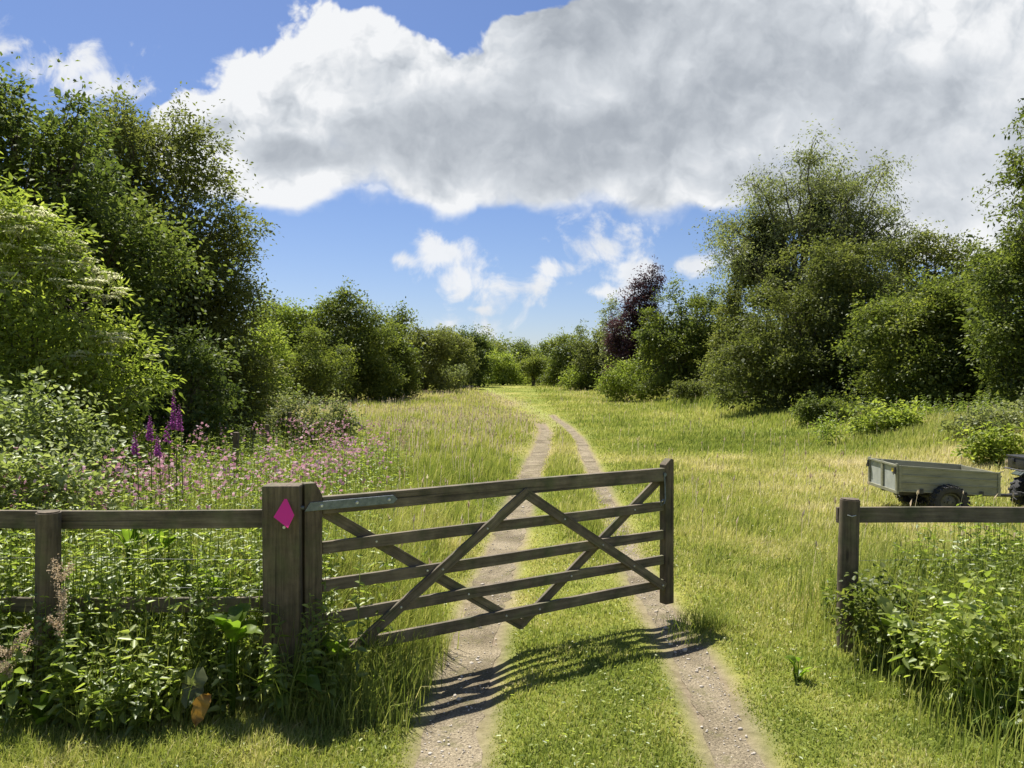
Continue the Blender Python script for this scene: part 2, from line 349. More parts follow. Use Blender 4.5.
def ground_mat():
    m, t = nt('meadow_ground'); L = t.links.new
    at = N(t, 'ShaderNodeAttribute', attribute_name='tint'); ap = N(t, 'ShaderNodeAttribute', attribute_name='pinkness')
    ae = N(t, 'ShaderNodeAttribute', attribute_name='earth'); ak = N(t, 'ShaderNodeAttribute', attribute_name='track')
    tc = N(t, 'ShaderNodeTexCoord')
    n1 = N(t, 'ShaderNodeTexNoise'); n1.inputs['Scale'].default_value = 1.6; n1.inputs['Detail'].default_value = 9; n1.inputs['Roughness'].default_value = 0.7
    L(tc.outputs['Object'], n1.inputs['Vector'])
    n2 = N(t, 'ShaderNodeTexNoise'); n2.inputs['Scale'].default_value = 14; n2.inputs['Detail'].default_value = 6; n2.inputs['Roughness'].default_value = 0.7
    L(tc.outputs['Object'], n2.inputs['Vector'])
    s = N(t, 'ShaderNodeMath', operation='MULTIPLY_ADD'); L(n1.outputs['Fac'], s.inputs[0]); s.inputs[1].default_value = 0.5; s.inputs[2].default_value = -0.25
    s2 = N(t, 'ShaderNodeMath', operation='MULTIPLY_ADD'); L(n2.outputs['Fac'], s2.inputs[0]); s2.inputs[1].default_value = 0.5; s2.inputs[2].default_value = -0.25
    ad = N(t, 'ShaderNodeMath', operation='ADD'); L(s.outputs[0], ad.inputs[0]); L(s2.outputs[0], ad.inputs[1])
    ad2 = N(t, 'ShaderNodeMath', operation='ADD'); L(ad.outputs[0], ad2.inputs[0]); L(at.outputs['Fac'], ad2.inputs[1])
    col = ramp(t, ad2.outputs[0], [(0.05, (0.07, 0.09, 0.018)), (0.35, (0.16, 0.19, 0.032)), (0.6, (0.26, 0.265, 0.055)), (0.85, (0.37, 0.325, 0.12)), (1, (0.40, 0.345, 0.17))])
    mk = N(t, 'ShaderNodeMix', data_type='RGBA'); L(ak.outputs['Fac'], mk.inputs['Factor']); L(col, mk.inputs['A']); mk.inputs['B'].default_value = (0.27, 0.30, 0.075, 1)
    mp = N(t, 'ShaderNodeMix', data_type='RGBA'); L(mk.outputs['Result'], mp.inputs['A']); mp.inputs['B'].default_value = (0.30, 0.225, 0.125, 1)
    L(ap.outputs['Fac'], mp.inputs['Factor'])
    so = ramp(t, n2.outputs['Fac'], [(0.3, (0.16, 0.12, 0.08)), (0.7, (0.32, 0.26, 0.18))])
    mx = N(t, 'ShaderNodeMix', data_type='RGBA'); L(ae.outputs['Fac'], mx.inputs['Factor']); L(mp.outputs['Result'], mx.inputs['A']); L(so, mx.inputs['B'])
    d = N(t, 'ShaderNodeBsdfPrincipled'); d.inputs['Roughness'].default_value = 0.95; d.inputs['Specular IOR Level'].default_value = 0.1
    L(mx.outputs['Result'], d.inputs['Base Color'])
    bp = N(t, 'ShaderNodeBump'); bp.inputs['Strength'].default_value = 0.7; bp.inputs['Distance'].default_value = 0.08
    L(ad.outputs[0], bp.inputs['Height']); L(bp.outputs[0], d.inputs['Normal'])
    o = N(t, 'ShaderNodeOutputMaterial'); L(d.outputs[0], o.inputs[0]); return m
me.materials.append(ground_mat())
gr = bpy.data.objects.new('ground', me); COL.objects.link(gr); tag(gr, kind='structure', label='grassy meadow ground rising gently to the far trees', cat='ground')

# the two worn wheel ruts: ragged strips of trodden soil
pg = Geo()
for T in (TL, TR):
    d0, d1 = 2.0, T[0][-1] - 0.3
    yy = [d0]
    while yy[-1] < d1: yy.append(yy[-1] + max(0.035, yy[-1] * 0.009))
    yy = np.array(yy); xc, hw = lerp_track(T, yy)
    cols = np.linspace(-1, 1, 9)
    fade = 1 - 0.75 * sstep(d1 * 0.75, d1, yy)
    nl = 1 + 0.7 * (fbm(yy * 1.7 + 5, yy * 0 + xc[0], 4) - 0.5) + 0.5 * (vnoise(yy * 9, yy * 0 + 3.3) - 0.5)
    nr = 1 + 0.7 * (fbm(yy * 1.7 + 55, yy * 0 + xc[0] + 9, 4) - 0.5) + 0.5 * (vnoise(yy * 9, yy * 0 + 13.3) - 0.5)
    sc_ = np.where(cols[None, :] < 0, nl[:, None], nr[:, None]) * fade[:, None]
    X = xc[:, None] + cols[None, :] * hw[:, None] * sc_
    Y = np.repeat(yy[:, None], 9, 1)
    Z = gz(X, Y) + 0.005 + 0.020 * (1 - sstep(8, 14, Y)) * (fbm(X * 7, Y * 7, 3) - 0.42) * (1 - np.abs(cols[None, :]))
    n = len(yy); i = np.arange(n - 1)[:, None] * 9; j = np.arange(8)[None, :]
    Q = np.stack([i + j, i + j + 1, i + 9 + j + 1, i + 9 + j], -1).reshape(-1, 4)
    pg.add(np.stack([X, Y, Z], -1), Q)
p_ = pg.build('path', M['soil'], smooth=True); tag(p_, kind='structure', label='pair of pale worn wheel ruts crossing the meadow', cat='path')

# loose stones in the ruts
sg = Geo()
ico = bmesh.new(); bmesh.ops.create_icosphere(ico, subdivisions=1, radius=1)
IV = np.array([v.co[:] for v in ico.verts]); IT = np.array([[v.index for v in f.verts] for f in ico.faces]); ico.free()
ns = 1500
yy = np.exp(RNG.uniform(math.log(3.3), math.log(16), ns)); side = RNG.random(ns) < 0.5
xa, ha = lerp_track(TL, yy); xb, hb = lerp_track(TR, yy)
u = RNG.uniform(-1, 1, ns); xx = np.where(side, xa + u * ha, xb + u * hb)
rr = np.exp(RNG.normal(math.log(0.0042), 0.5, ns)) * (1 + yy * 0.04)
S = RNG.uniform(0.6, 1.3, (ns, 3)) * rr[:, None]; S[:, 2] *= 0.6
V = IV[None] * S[:, None] * (1 + 0.2 * RNG.normal(0, 1, (ns, len(IV), 1)).clip(-1, 1)) + np.stack([xx, yy, gz(xx, yy) + 0.009], 1)[:, None]
sg.add(V.reshape(-1, 3), None, (IT[None] + len(IV) * np.arange(ns)[:, None, None]).reshape(-1, 3))
tag(sg.build('gravel', M['stone']), label='small loose stones scattered in the worn ruts', cat='gravel', kind='stuff')

# ------------------------------------------------------------------ solid objects
class Solid:
    """boxes, prisms, cylinders and tubes gathered into one bevelled mesh object"""
    def __init__(s): s.bm = bmesh.new()
    def _bev(s, geom_verts, w, seg=2):
        if w > 0:
            ed = list({e for v in geom_verts for e in v.link_edges})
            bmesh.ops.bevel(s.bm, geom=ed, offset=w, segments=seg, affect='EDGES', profile=0.6)
    def box(s, c, size, rot=None, bev=0.004):
        m = Matrix.Translation(Vector(c)) @ (rot.to_4x4() if rot else Matrix.Identity(4)) @ Matrix.Diagonal((*size, 1))
        r = bmesh.ops.create_cube(s.bm, size=1, matrix=m); s._bev(r['verts'], bev); return s
    def prism(s, outline, y0, y1, bev=0.004, plane='xz'):
        """outline of (a,b) extruded along the third axis"""
        def mk(a, b, c): return {'xz': (a, c, b), 'xy': (a, b, c), 'yz': (c, a, b)}[plane]
        lo = [s.bm.verts.new(mk(a, b, y0)) for a, b in outline]; hi = [s.bm.verts.new(mk(a, b, y1)) for a, b in outline]
        n = len(lo); fs = [s.bm.faces.new(lo), s.bm.faces.new(hi[::-1])]
        for k in range(n): fs.append(s.bm.faces.new([lo[k], hi[k], hi[(k + 1) % n], lo[(k + 1) % n]]))
        bmesh.ops.recalc_face_normals(s.bm, faces=fs); s._bev(lo + hi, bev); return s
    def cyl(s, c, axis, r, h, seg=20, r2=None, bev=0.0):
        q = Vector((0, 0, 1)).rotation_difference(Vector(axis)).to_matrix().to_4x4()
        v = bmesh.ops.create_cone(s.bm, cap_ends=True, segments=seg, radius1=r, radius2=r if r2 is None else r2, depth=h, matrix=Matrix.Translation(Vector(c)) @ q)['verts']
        if bev:
            ed = [e for e in {e for w in v for e in w.link_edges} if any(len(f.verts) > 4 for f in e.link_faces)]
            bmesh.ops.bevel(s.bm, geom=ed, offset=bev, segments=2, affect='EDGES')
        return s
    def tube(s, path, r, sides=8):
        V, Q = tube(path, r, sides); vs = [s.bm.verts.new(v) for v in V]
        for q in Q: s.bm.faces.new([vs[k] for k in q])
        s.bm.faces.new([vs[k] for k in range(sides)][::-1]); s.bm.faces.new([vs[len(vs) - sides + k] for k in range(sides)]); return s
    def lathe(s, prof, c, axis, seg=40):
        """profile of (radius, offset along axis), closed ring"""
        q = Vector((0, 0, 1)).rotation_difference(Vector(axis)).to_matrix(); rings = []
        for k in range(seg):
            a = 2 * math.pi * k / seg
            rings.append([s.bm.verts.new(Vector(c) + q @ Vector((r * math.cos(a), r * math.sin(a), h))) for r, h in prof])
        n = len(prof)
        for k in range(seg):
            A, B = rings[k], rings[(k + 1) % seg]
            for j in range(n): s.bm.faces.new([A[j], A[(j + 1) % n], B[(j + 1) % n], B[j]])
        return s
    def wobble(s, amt, freq=3.0, seed=0.0):
        for v in s.bm.verts:
            x, y, z = v.co
            v.co.x += amt * math.sin(freq * z * 1.7 + seed + y * 3); v.co.y += amt * math.sin(freq * (x + z) * 1.3 + seed * 2); v.co.z += amt * math.sin(freq * x * 1.1 + seed * 3)
        return s
    def build(s, name, mat, parent=None, mx=None, smooth=False, weighted=False):
        bmesh.ops.recalc_face_normals(s.bm, faces=s.bm.faces[:])
        me = bpy.data.meshes.new(name); s.bm.to_mesh(me); s.bm.free()
        if smooth:
            for p in me.polygons: p.use_smooth = True
            me.set_sharp_from_angle(angle=R(38))
        me.materials.append(mat)
        o = bpy.data.objects.new(name, me); COL.objects.link(o)
        if parent is not None: o.parent = parent
        if mx is not None: o.matrix_local = mx
        return o

def subdiv_long(sol, cuts):
    bmesh.ops.subdivide_edges(sol.bm, edges=[e for e in sol.bm.edges if e.calc_length() > 0.5], cuts=cuts, use_grid_fill=True)

# ---- field gate, swung open: hinge end nearer, latch end farther away
GX, GY = -1.22, 4.66
gate = empty('field_gate', (GX, GY, 0), 'weathered five-bar timber field gate swung half open across the rutted track', 'gate', rz=math.atan2(1.64, 2.53))
GL = 3.015
def rail(zc, h, x0=0.037, x1=GL - 0.03, thick=0.032, name='rail', z1=None, seed=0.0):
    s = Solid(); L = x1 - x0
    s.box((0, 0, 0), (L, thick, h), bev=0.004); subdiv_long(s, 10); s.wobble(0.0022, 2.3, seed)
    return s.build(name, M['wood_x'], gate, Matrix.Translation(((x0 + x1) / 2, 0, zc)))
rail(1.189, 0.108, thick=0.058, name='top_rail', seed=0.4)
for k, (z, h) in enumerate(((0.923, 0.076), (0.684, 0.076), (0.476, 0.074), (0.272, 0.08))): rail(z, h, seed=k + 1.0)
def brace(xa, za, xb, zb, y, seed):
    v = Vector((xb - xa, 0, zb - za)); L = v.length; a = math.atan2(v.z, v.x)
    s = Solid(); s.box((0, 0, 0), (L, 0.024, 0.072), bev=0.004); subdiv_long(s, 6); s.wobble(0.0015, 2.7, seed)
    m = Matrix.Translation(((xa + xb) / 2, y, (za + zb) / 2)) @ Matrix.Rotation(-a, 4, 'Y')
    return s.build('brace', M['wood_x'], gate, m)
MID = 1.53
brace(0.12, 0.18, MID + 0.035, 1.155, -0.030, 1.1)
brace(MID + 0.01, 1.155, GL - 0.07, 0.255, -0.0305, 2.2)
brace(0.04, 1.155, MID + 0.03, 0.165, 0.030, 3.3)
brace(MID + 0.005, 0.165, GL - 0.05, 1.155, 0.0305, 4.4)
s = Solid(); s.prism([(-0.082, 0.10), (0.03, 0.10), (0.03, 1.255), (-0.012, 1.335), (-0.082, 1.335)], -0.042, 0.042, 0.006)
s.build('hanging_stile', M['wood_z'], gate)
s = Solid(); s.prism([(GL - 0.062, 0.105), (GL + 0.032, 0.105), (GL + 0.032, 1.31), (GL + 0.0, 1.318), (GL - 0.062, 1.268)], -0.038, 0.038, 0.006)
s.build('latch_stile', M['wood_z'], gate)
s = Solid(); s.prism([(-0.085, -0.027), (0.50, -0.027), (0.53, 0.0), (0.50, 0.027), (-0.05, 0.027)], -0.004, 0.004, 0.002)
st = s.build('hinge_strap', M['galv'], gate, Matrix.Translation((0, -0.047, 1.192)))
for x in (0.02, 0.25, 0.47):
    Solid().cyl((x, -0.007, 0), (0, -1, 0), 0.0125, 0.008, 12, 0.008).build('bolt', M['bolt'], st, smooth=True)
def on_brace(x):
    if x < MID: return 0.18 + (x - 0.12) / (MID - 0.085) * 0.975
    return 1.155 - (x - MID - 0.01) / (GL - 0.08 - MID) * 0.90
pts = []
for z in (0.923, 0.684, 0.476, 0.272):
    xl = 0.12 + (z - 0.18) / 0.975 * (MID - 0.085); xr = MID + 0.01 + (1.155 - z) / 0.90 * (GL - 0.08 - MID)
    pts += [(xl, z, -0.045), (xr, z, -0.0455)]
    xa = 0.04 + (1.155 - z) / 0.99 * (MID - 0.01); xb = MID + 0.005 + (z - 0.165) / 0.99 * (GL - 0.055 - MID)
    pts += [(xa, z, -0.0195), (xb, z, -0.0195)]
for x, z, y in pts:
    Solid().cyl((x, y, z), (0, -1, 0), 0.0085, 0.006, 10, 0.006).build('bolt', M['bolt'], gate, smooth=True)
s = Solid(); s.tube([(0, 0, 0.0), (0.0, -0.006, -0.09), (0.002, -0.008, -0.19), (-0.012, -0.01, -0.235), (-0.05, -0.012, -0.245), (-0.055, -0.012, -0.215), (-0.02, -0.01, -0.20)], 0.006, 7)
s.cyl((0, -0.004, 0.005), (0, -1, 0), 0.016, 0.012, 12)
s.build('latch', M['galv'], gate, Matrix.Translation((GL - 0.075, -0.036, 1.185)), smooth=True)

# ---- gate post with its pink card
PX, PY = -1.392, 4.58
post = empty('gate_post', (PX, PY, 0), 'thick square timber gate post carrying the hinges of the open gate', 'post', rz=R(4))
s = Solid(); s.box((0, 0, 0.56), (0.222, 0.16, 1.54), bev=0.012); subdiv_long(s, 8); s.wobble(0.003, 2.1, 0.7)
s.build('shaft', M['wood_z'], post)
s = Solid(); s.cyl((0.114, -0.02, 1.19), (1, 0, 0), 0.012, 0.02, 12)
s.build('hinge_pin', M['galv'], post, smooth=True)
s = Solid(); s.cyl((0.02, -0.084, 1.085), (0, -1, 0), 0.009, 0.012, 10); s.build('screw_eye', M['bolt'], post, smooth=True)
def tagcard():
    W = [px2w(a, b, 4.45) for a, b in ((283.7, 498), (294.5, 515), (290, 526.5), (274.5, 516.5))]
    c = sum(W) / 4; W = [c + (w - c) * np.array([1, 1, 1.2]) for w in W]
    bm = bmesh.new(); vs = [bm.verts.new(Vector(w - c)) for w in W]
    f = bm.faces.new(vs)
    r = bmesh.ops.extrude_face_region(bm, geom=[f]); bmesh.ops.translate(bm, vec=(0, 0.0015, 0), verts=[v for v in r['geom'] if isinstance(v, bmesh.types.BMVert)])
    bmesh.ops.recalc_face_normals(bm, faces=bm.faces[:])
    me = bpy.data.meshes.new('card_marker'); bm.to_mesh(me); bm.free(); me.materials.append(M['pink'])
    o = bpy.data.objects.new('card_marker', me); COL.objects.link(o)
    o.location = (c[0], 4.445, c[2]); o.rotation_euler = (R(-34), R(0), R(4))
    tag(o, 'kite-shaped hot pink card pinned to the gate post', 'card marker')
tagcard()

# ---- fences
def round_post(parent, x, y, top, r, seed, square=False):
    s = Solid()
    if square: s.box((0, 0, top / 2 - 0.1), (2 * r, 2 * r, top + 0.2), bev=0.008)
    else: s.cyl((0, 0, top / 2 - 0.1), (0, 0, 1), r * 1.03, top + 0.2, 26, r * 0.97, bev=0.008)
    subdiv_long(s, 7); s.wobble(0.004, 2.0, seed)
    o = s.build('post', M['wood_z'], parent, Matrix.Translation((x, y, 0)) @ Matrix.Rotation(R(1.2 * math.sin(seed * 5)), 4, 'Y'), smooth=True); return o
def fence_rail(parent, x0, x1, y, z, h, thick, seed, name='rail', slope=0.0):
    s = Solid(); s.box((0, 0, 0), (x1 - x0, thick, h), bev=0.005); subdiv_long(s, 14); s.wobble(0.004, 1.9, seed)
    return s.build(name, M['wood_x'], parent, Matrix.Translation(((x0 + x1) / 2, y, z)) @ Matrix.Rotation(-slope, 4, 'Y'))
def netting(parent, x0, x1, y, zs, step, rng):
    g = Geo()
    for z in zs:
        n = 30; x = np.linspace(x0, x1, n)
        p = np.stack([x, y + 0.004 * np.sin(x * 9), z + 0.008 * np.sin(x * 3.1 + z * 9)], 1); V, Q = tube(p, 0.0012, 4); g.add(V, Q)
    for x in np.arange(x0 + 0.08, x1, step):
        p = np.array([[x + 0.01 * rng.normal(), y, z] for z in np.linspace(zs[0], zs[-1], 7)]); V, Q = tube(p, 0.0010, 4); g.add(V, Q)
    return g.build('wire_netting', M['wire'], parent)
fl = empty('fence', (-2.85, 4.58, 0), 'timber rail and wire netting fence running left from the gate post', 'fence')
for xx, sd in ((0.0, 0.3), (-2.05, 1.7)): round_post(fl, xx, 0.0, 1.165, 0.071, sd)
fence_rail(fl, -3.6, 1.335, 0.093, 1.10, 0.112, 0.036, 0.5, slope=0.002)
fence_rail(fl, -3.6, 1.335, 0.093, 0.565, 0.09, 0.036, 2.5, slope=0.004)
netting(fl, -3.6, 1.33, 0.119, [0.12, 0.25, 0.38, 0.66, 0.85], 0.16, RNG)
fr = empty('fence', (2.457, 5.5, 0), 'timber rail fence with round end post running right beside the nettles', 'fence')
round_post(fr, 0.0, 0.0, 1.10, 0.072, 2.9); round_post(fr, 2.3, 0.02, 1.10, 0.07, 0.9); 
fence_rail(fr, -0.042, 4.2, 0.092, 0.965, 0.115, 0.038, 1.5, slope=-0.001)
netting(fr, 0.0, 4.2, 0.119, [0.14, 0.3, 0.45, 0.62], 0.22, RNG)
s = Solid(); s.tube([(-0.03, -0.078, 0.995), (0.0, -0.079, 0.985), (0.03, -0.078, 0.992)], 0.0035, 6); s.build('staple', M['bolt'], fr)
for k, (a, b, d, h, lab) in enumerate(((234.6, 432, 11.5, 0.08, 'short grey wooden stake among pink campion, nearest of the three'), (267, 424.5, 15.0, 0.075, 'small wooden stake low in the meadow flowers, behind the larger one'), (291, 412, 17.0, 0.07, 'slim wooden stake in front of the rounded meadow bush'))):
    w = px2w(a, b, d); g0 = float(gz(w[0], w[1])); s = Solid()
    s.box((0, 0, (w[2] - g0) / 2 - 0.1), (h, h, w[2] - g0 + 0.2), bev=0.006); subdiv_long(s, 3); s.wobble(0.004, 3, k)
    o = s.build('wooden_stake', M['wood_z']); o.location = (w[0], w[1], g0); o.rotation_euler = (R(2), R(2 - k * 2), 0.3 * k)
    tag(o, lab, 'stake', 'stakes in the meadow')

# ---- wheels
def wheel(parent, c, axis, ro, w, lugs=22, name='wheel'):
    h = w / 2
    prof = [(ro * 0.52, -h * 0.55), (ro * 0.62, -h * 0.88), (ro * 0.80, -h), (ro * 0.92, -h * 0.93), (ro * 0.975, -h * 0.6), (ro * 0.985, 0), (ro * 0.975, h * 0.6), (ro * 0.92, h * 0.93), (ro * 0.80, h), (ro * 0.62, h * 0.88), (ro * 0.52, h * 0.55)]
    s = Solid(); s.lathe(prof, (0, 0, 0), (0, 1, 0), 44)
    for k in range(lugs):
        a = 2 * math.pi * k / lugs
        for sg in (-1, 1):
            aa = a + (0.5 * 2 * math.pi / lugs if sg > 0 else 0)
            rot = Matrix.Rotation(-aa, 3, 'Y') @ Matrix.Rotation(sg * 0.35, 3, 'X')
            cc = Matrix.Rotation(-aa, 3, 'Y') @ Vector((ro * 0.99, sg * h * 0.42, 0))
            s.box(cc, (ro * 0.07, h * 0.86, ro * 0.10), rot, 0.003)
            cs = Matrix.Rotation(-aa, 3, 'Y') @ Vector((ro * 0.925, sg * h * 0.93, 0))
            s.box(cs, (ro * 0.13, h * 0.12, ro * 0.085), Matrix.Rotation(-aa, 3, 'Y'), 0.002)
    t = s.build('wheel', M['rubber'], parent, Matrix.Translation(c), smooth=True)
    s = Solid(); s.lathe([(ro * 0.53, -h * 0.6), (ro * 0.53, h * 0.6), (ro * 0.46, h * 0.55), (ro * 0.40, h * 0.18), (ro * 0.16, h * 0.25), (0.012, h * 0.3), (0.012, -h * 0.3), (ro * 0.16, -h * 0.25), (ro * 0.40, -h * 0.18), (ro * 0.46, -h * 0.55)], (0, 0, 0), (0, 1, 0), 30)
    s.cyl((0, 0, 0), (0, 1, 0), ro * 0.11, h * 0.9, 14)
    for k in range(4):
        a = k * math.pi / 2; s.cyl((ro * 0.24 * math.cos(a), -h * 0.27, ro * 0.24 * math.sin(a)), (0, 1, 0), 0.009, 0.03, 8)
    s.build('rim', M['rim'], t, smooth=True)
    return t

# ---- tipping trailer behind the quad bike (local x forward to the drawbar, y across, z up)
TX, TY = 5.55, 10.75
zt = float(gz(TX + 0.7, TY + 0.5))
tr = empty('trailer', (TX, TY, zt), 'grey-green tipping farm trailer with a pale tailgate, hitched to the quad bike', 'trailer', rz=math.atan2(-0.12, 1.38))
LB, WB = 1.37, 1.06
def slant(x): return 1 - 0.10 * x / LB
zb = lambda x: 0.385 - 0.045 * x / LB; ztp = lambda x: 0.755 - 0.090 * x / LB
s = Solid()
s.prism([(0.0, zb(0)), (LB, zb(LB)), (LB, ztp(LB)), (0.0, ztp(0))], 0.0, 0.018, 0.003)
s.build('side_panel', M['paint'], tr)
s = Solid(); s.prism([(0.0, zb(0)), (LB, zb(LB)), (LB, ztp(LB)), (0.0, ztp(0))], WB - 0.018, WB, 0.003); s.build('side_panel', M['paint'], tr)
for yy_ in (-0.008, WB - 0.010):          # pressed ribs and rims on both long sides
    s = Solid()
    for f0, f1 in ((0.0, 0.06), (0.33, 0.37), (0.64, 0.68), (0.94, 1.02)):
        za = lambda x, f: zb(x) + f * (ztp(x) - zb(x))
        s.prism([(-0.004, za(0, f0)), (LB + 0.004, za(LB, f0)), (LB + 0.004, za(LB, f1)), (-0.004, za(0, f1))], yy_ - 0.004, yy_ + 0.022, 0.003)
    for x0 in (-0.006, LB - 0.03):
        s.prism([(x0, zb(x0) - 0.004), (x0 + 0.036, zb(x0) - 0.004), (x0 + 0.036, ztp(x0) + 0.006), (x0, ztp(x0) + 0.006)], yy_ - 0.006, yy_ + 0.024, 0.003)
    s.build('side_ribs', M['paint'], tr)
s = Solid(); s.prism([(0.02, zb(0) + 0.004), (LB - 0.02, zb(LB) + 0.004), (LB - 0.02, zb(LB) + 0.03), (0.02, zb(0) + 0.03)], 0.02, WB - 0.02, 0.002); s.build('load_floor', M['paint'], tr)
s = Solid(); s.prism([(0.03, zb(LB) + 0.03), (WB - 0.03, zb(LB) + 0.03), (WB - 0.03, ztp(LB)), (0.03, ztp(LB))], LB - 0.024, LB - 0.004, 0.002, 'yz'); s.build('front_panel', M['paint'], tr)
s = Solid(); s.prism([(0.03, zb(0) + 0.01), (WB - 0.03, zb(0) + 0.01), (WB - 0.03, ztp(0) - 0.01), (0.03, ztp(0) - 0.01)], -0.014, 0.006, 0.002, 'yz')
tg = s.build('tailgate', M['tailpaint'], tr)
s = Solid()
for y0, y1 in ((0.0, 0.05), (WB / 2 - 0.035, WB / 2 + 0.035), (WB - 0.05, WB)): s.box((-0.022, (y0 + y1) / 2, (zb(0) + ztp(0)) / 2), (0.03, y1 - y0, 0.43), bev=0.003)
s.box((-0.024, WB / 2, zb(0) - 0.012), (0.034, WB + 0.02, 0.045), bev=0.003); s.box((-0.024, WB / 2, ztp(0)), (0.034, WB + 0.02, 0.028), bev=0.003)
s.build('tailgate_frame', M['paint'], tg)
for yl in (0.03, WB - 0.03):
    s = Solid(); s.box((-0.045, yl, ztp(0) - 0.07), (0.03, 0.03, 0.10), bev=0.004); s.tube([(-0.06, yl - 0.02, ztp(0) - 0.05), (-0.075, yl, ztp(0) - 0.10), (-0.06, yl + 0.02, ztp(0) - 0.13)], 0.006, 6); s.build('tailgate_latch', M['steel'], tr)
for xh in (0.30, 0.75, 1.12):
    s = Solid(); s.box((xh, -0.016, zb(xh) + 0.02), (0.05, 0.012, 0.07), bev=0.003); s.cyl((xh, -0.024, zb(xh) + 0.035), (0, 1, 0), 0.008, 0.01, 8); s.build('side_bracket', M['steel'], tr)
s = Solid(); s.box((-0.017, 0.17, ztp(0) - 0.075), (0.004, 0.10, 0.055), bev=0.0); s.build('sticker', M['sticker'], tg)
s = Solid()
s.box((0.68, 0.30, 0.325), (1.25, 0.05, 0.06), bev=0.004); s.box((0.68, WB - 0.30, 0.325), (1.25, 0.05, 0.06), bev=0.004)
s.box((0.66, WB / 2, 0.235), (0.05, WB - 0.2, 0.05), bev=0.004)
s.box((0.66, 0.30, 0.28), (0.07, 0.05, 0.09), bev=0.003); s.box((0.66, WB - 0.30, 0.28), (0.07, 0.05, 0.09), bev=0.003)
s.build('chassis', M['steel'], tr)
s = Solid(); s.tube([(0.7, WB / 2, 0.30), (1.3, WB / 2, 0.285), (1.76, WB / 2, 0.275), (1.92, WB / 2, 0.285)], 0.026, 10)
s.tube([(1.25, 0.31, 0.315), (1.6, WB / 2 - 0.02, 0.285)], 0.018, 8); s.tube([(1.25, WB - 0.31, 0.315), (1.6, WB / 2 + 0.02, 0.285)], 0.018, 8)
s.cyl((1.93, WB / 2, 0.30), (0, 0, 1), 0.035, 0.06, 14)
s.build('drawbar', M['steel'], tr, smooth=True)
s = Solid(); s.tube([(LB + 0.0, 0.1, ztp(LB) - 0.03), (LB + 0.06, 0.1, ztp(LB) + 0.0), (LB + 0.10, 0.1, ztp(LB) + 0.01)], 0.008, 6); s.tube([(LB + 0.0, 0.1, ztp(LB) - 0.16), (LB + 0.05, 0.1, ztp(LB) - 0.10), (LB + 0.08, 0.1, ztp(LB) - 0.05)], 0.007, 6); s.build('tipping_catch', M['steel'], tr)
for yw in (-0.02, WB + 0.02): wheel(tr, (0.66, yw, 0.245), (0, 1, 0), 0.25, 0.24)

# ---- quad bike, only its tail inside the frame (local x forward)
QX, QY = 7.93, 10.72
zq = float(gz(QX + 0.6, QY + 0.5))
qd = empty('quad_bike', (QX, QY, zq), 'dark quad bike at the right edge towing the grey-green trailer', 'quad bike', rz=math.atan2(-0.10, 1.38))
for xw in (0.0, 1.24):
    for yw in (-0.02, 0.84): wheel(qd, (xw, yw, 0.27), (0, 1, 0), 0.275, 0.24 if xw == 0 else 0.2, 18)
s = Solid(); s.box((0.62, 0.41, 0.38), (1.3, 0.34, 0.16), bev=0.02); s.box((0.62, 0.41, 0.30), (0.55, 0.42, 0.24), bev=0.03); s.box((0, 0.41, 0.27), (0.09, 0.8, 0.08), bev=0.01); s.box((1.24, 0.41, 0.27), (0.07, 0.8, 0.07), bev=0.01); s.box((-0.26, 0.41, 0.30), (0.30, 0.06, 0.05), bev=0.006)
s.build('frame', M['steel'], qd)
def fender(x):
    o = [];
    for k in range(9):
        a = math.pi * (0.10 + 0.62 * k / 8); o.append((x + 0.36 * math.cos(a), 0.27 + 0.36 * math.sin(a)))
    i_ = [(x + (p[0] - x) * 0.93, 0.27 + (p[1] - 0.27) * 0.93) for p in o[::-1]]; return o + i_
s = Solid()
for x in (0.0, 1.24):
    for y0 in (-0.13, 0.68): s.prism(fender(x), y0, y0 + 0.27, 0.006)
s.prism([(0.95, 0.5), (1.45, 0.5), (1.5, 0.62), (1.25, 0.80), (0.95, 0.78), (0.72, 0.66)], 0.22, 0.60, 0.03)
s.prism([(-0.05, 0.52), (0.3, 0.52), (0.3, 0.66), (-0.02, 0.64)], 0.16, 0.66, 0.02)
s.build('body', M['bodygreen'], qd, smooth=True)
s = Solid(); s.prism([(0.40, 0.665), (0.85, 0.67), (0.88, 0.74), (0.7, 0.75), (0.6, 0.80), (0.42, 0.82)], 0.25, 0.57, 0.03); s.build('seat', M['plastic'], qd, smooth=True)
s = Solid()
for y in (0.02, 0.21, 0.41, 0.61, 0.80): s.tube([(-0.42, y, 0.64), (-0.40, y, 0.652), (0.10, y, 0.652)], 0.010, 6)
for x in (-0.40, -0.15, 0.10): s.tube([(x, 0.0, 0.652), (x, 0.82, 0.652)], 0.011, 6)
s.tube([(0.0, 0.2, 0.652), (0.0, 0.2, 0.55)], 0.011, 6); s.tube([(0.0, 0.62, 0.652), (0.0, 0.62, 0.55)], 0.011, 6)
s.build('rear_rack', M['steel'], qd, smooth=True)
s = Solid(); s.box((-0.25, 0.41, 0.755), (0.28, 0.70, 0.165), bev=0.02); s.box((-0.25, 0.41, 0.845), (0.30, 0.72, 0.03), bev=0.008); s.box((-0.395, 0.2, 0.79), (0.02, 0.08, 0.06), bev=0.004); s.box((-0.395, 0.6, 0.79), (0.02, 0.08, 0.06), bev=0.004)
s.build('storage_box', M['plastic'], qd, smooth=True)
s = Solid()
for y in (0.06, 0.30, 0.52, 0.76): s.tube([(1.05, y, 0.83), (1.55, y, 0.83)], 0.010, 6)
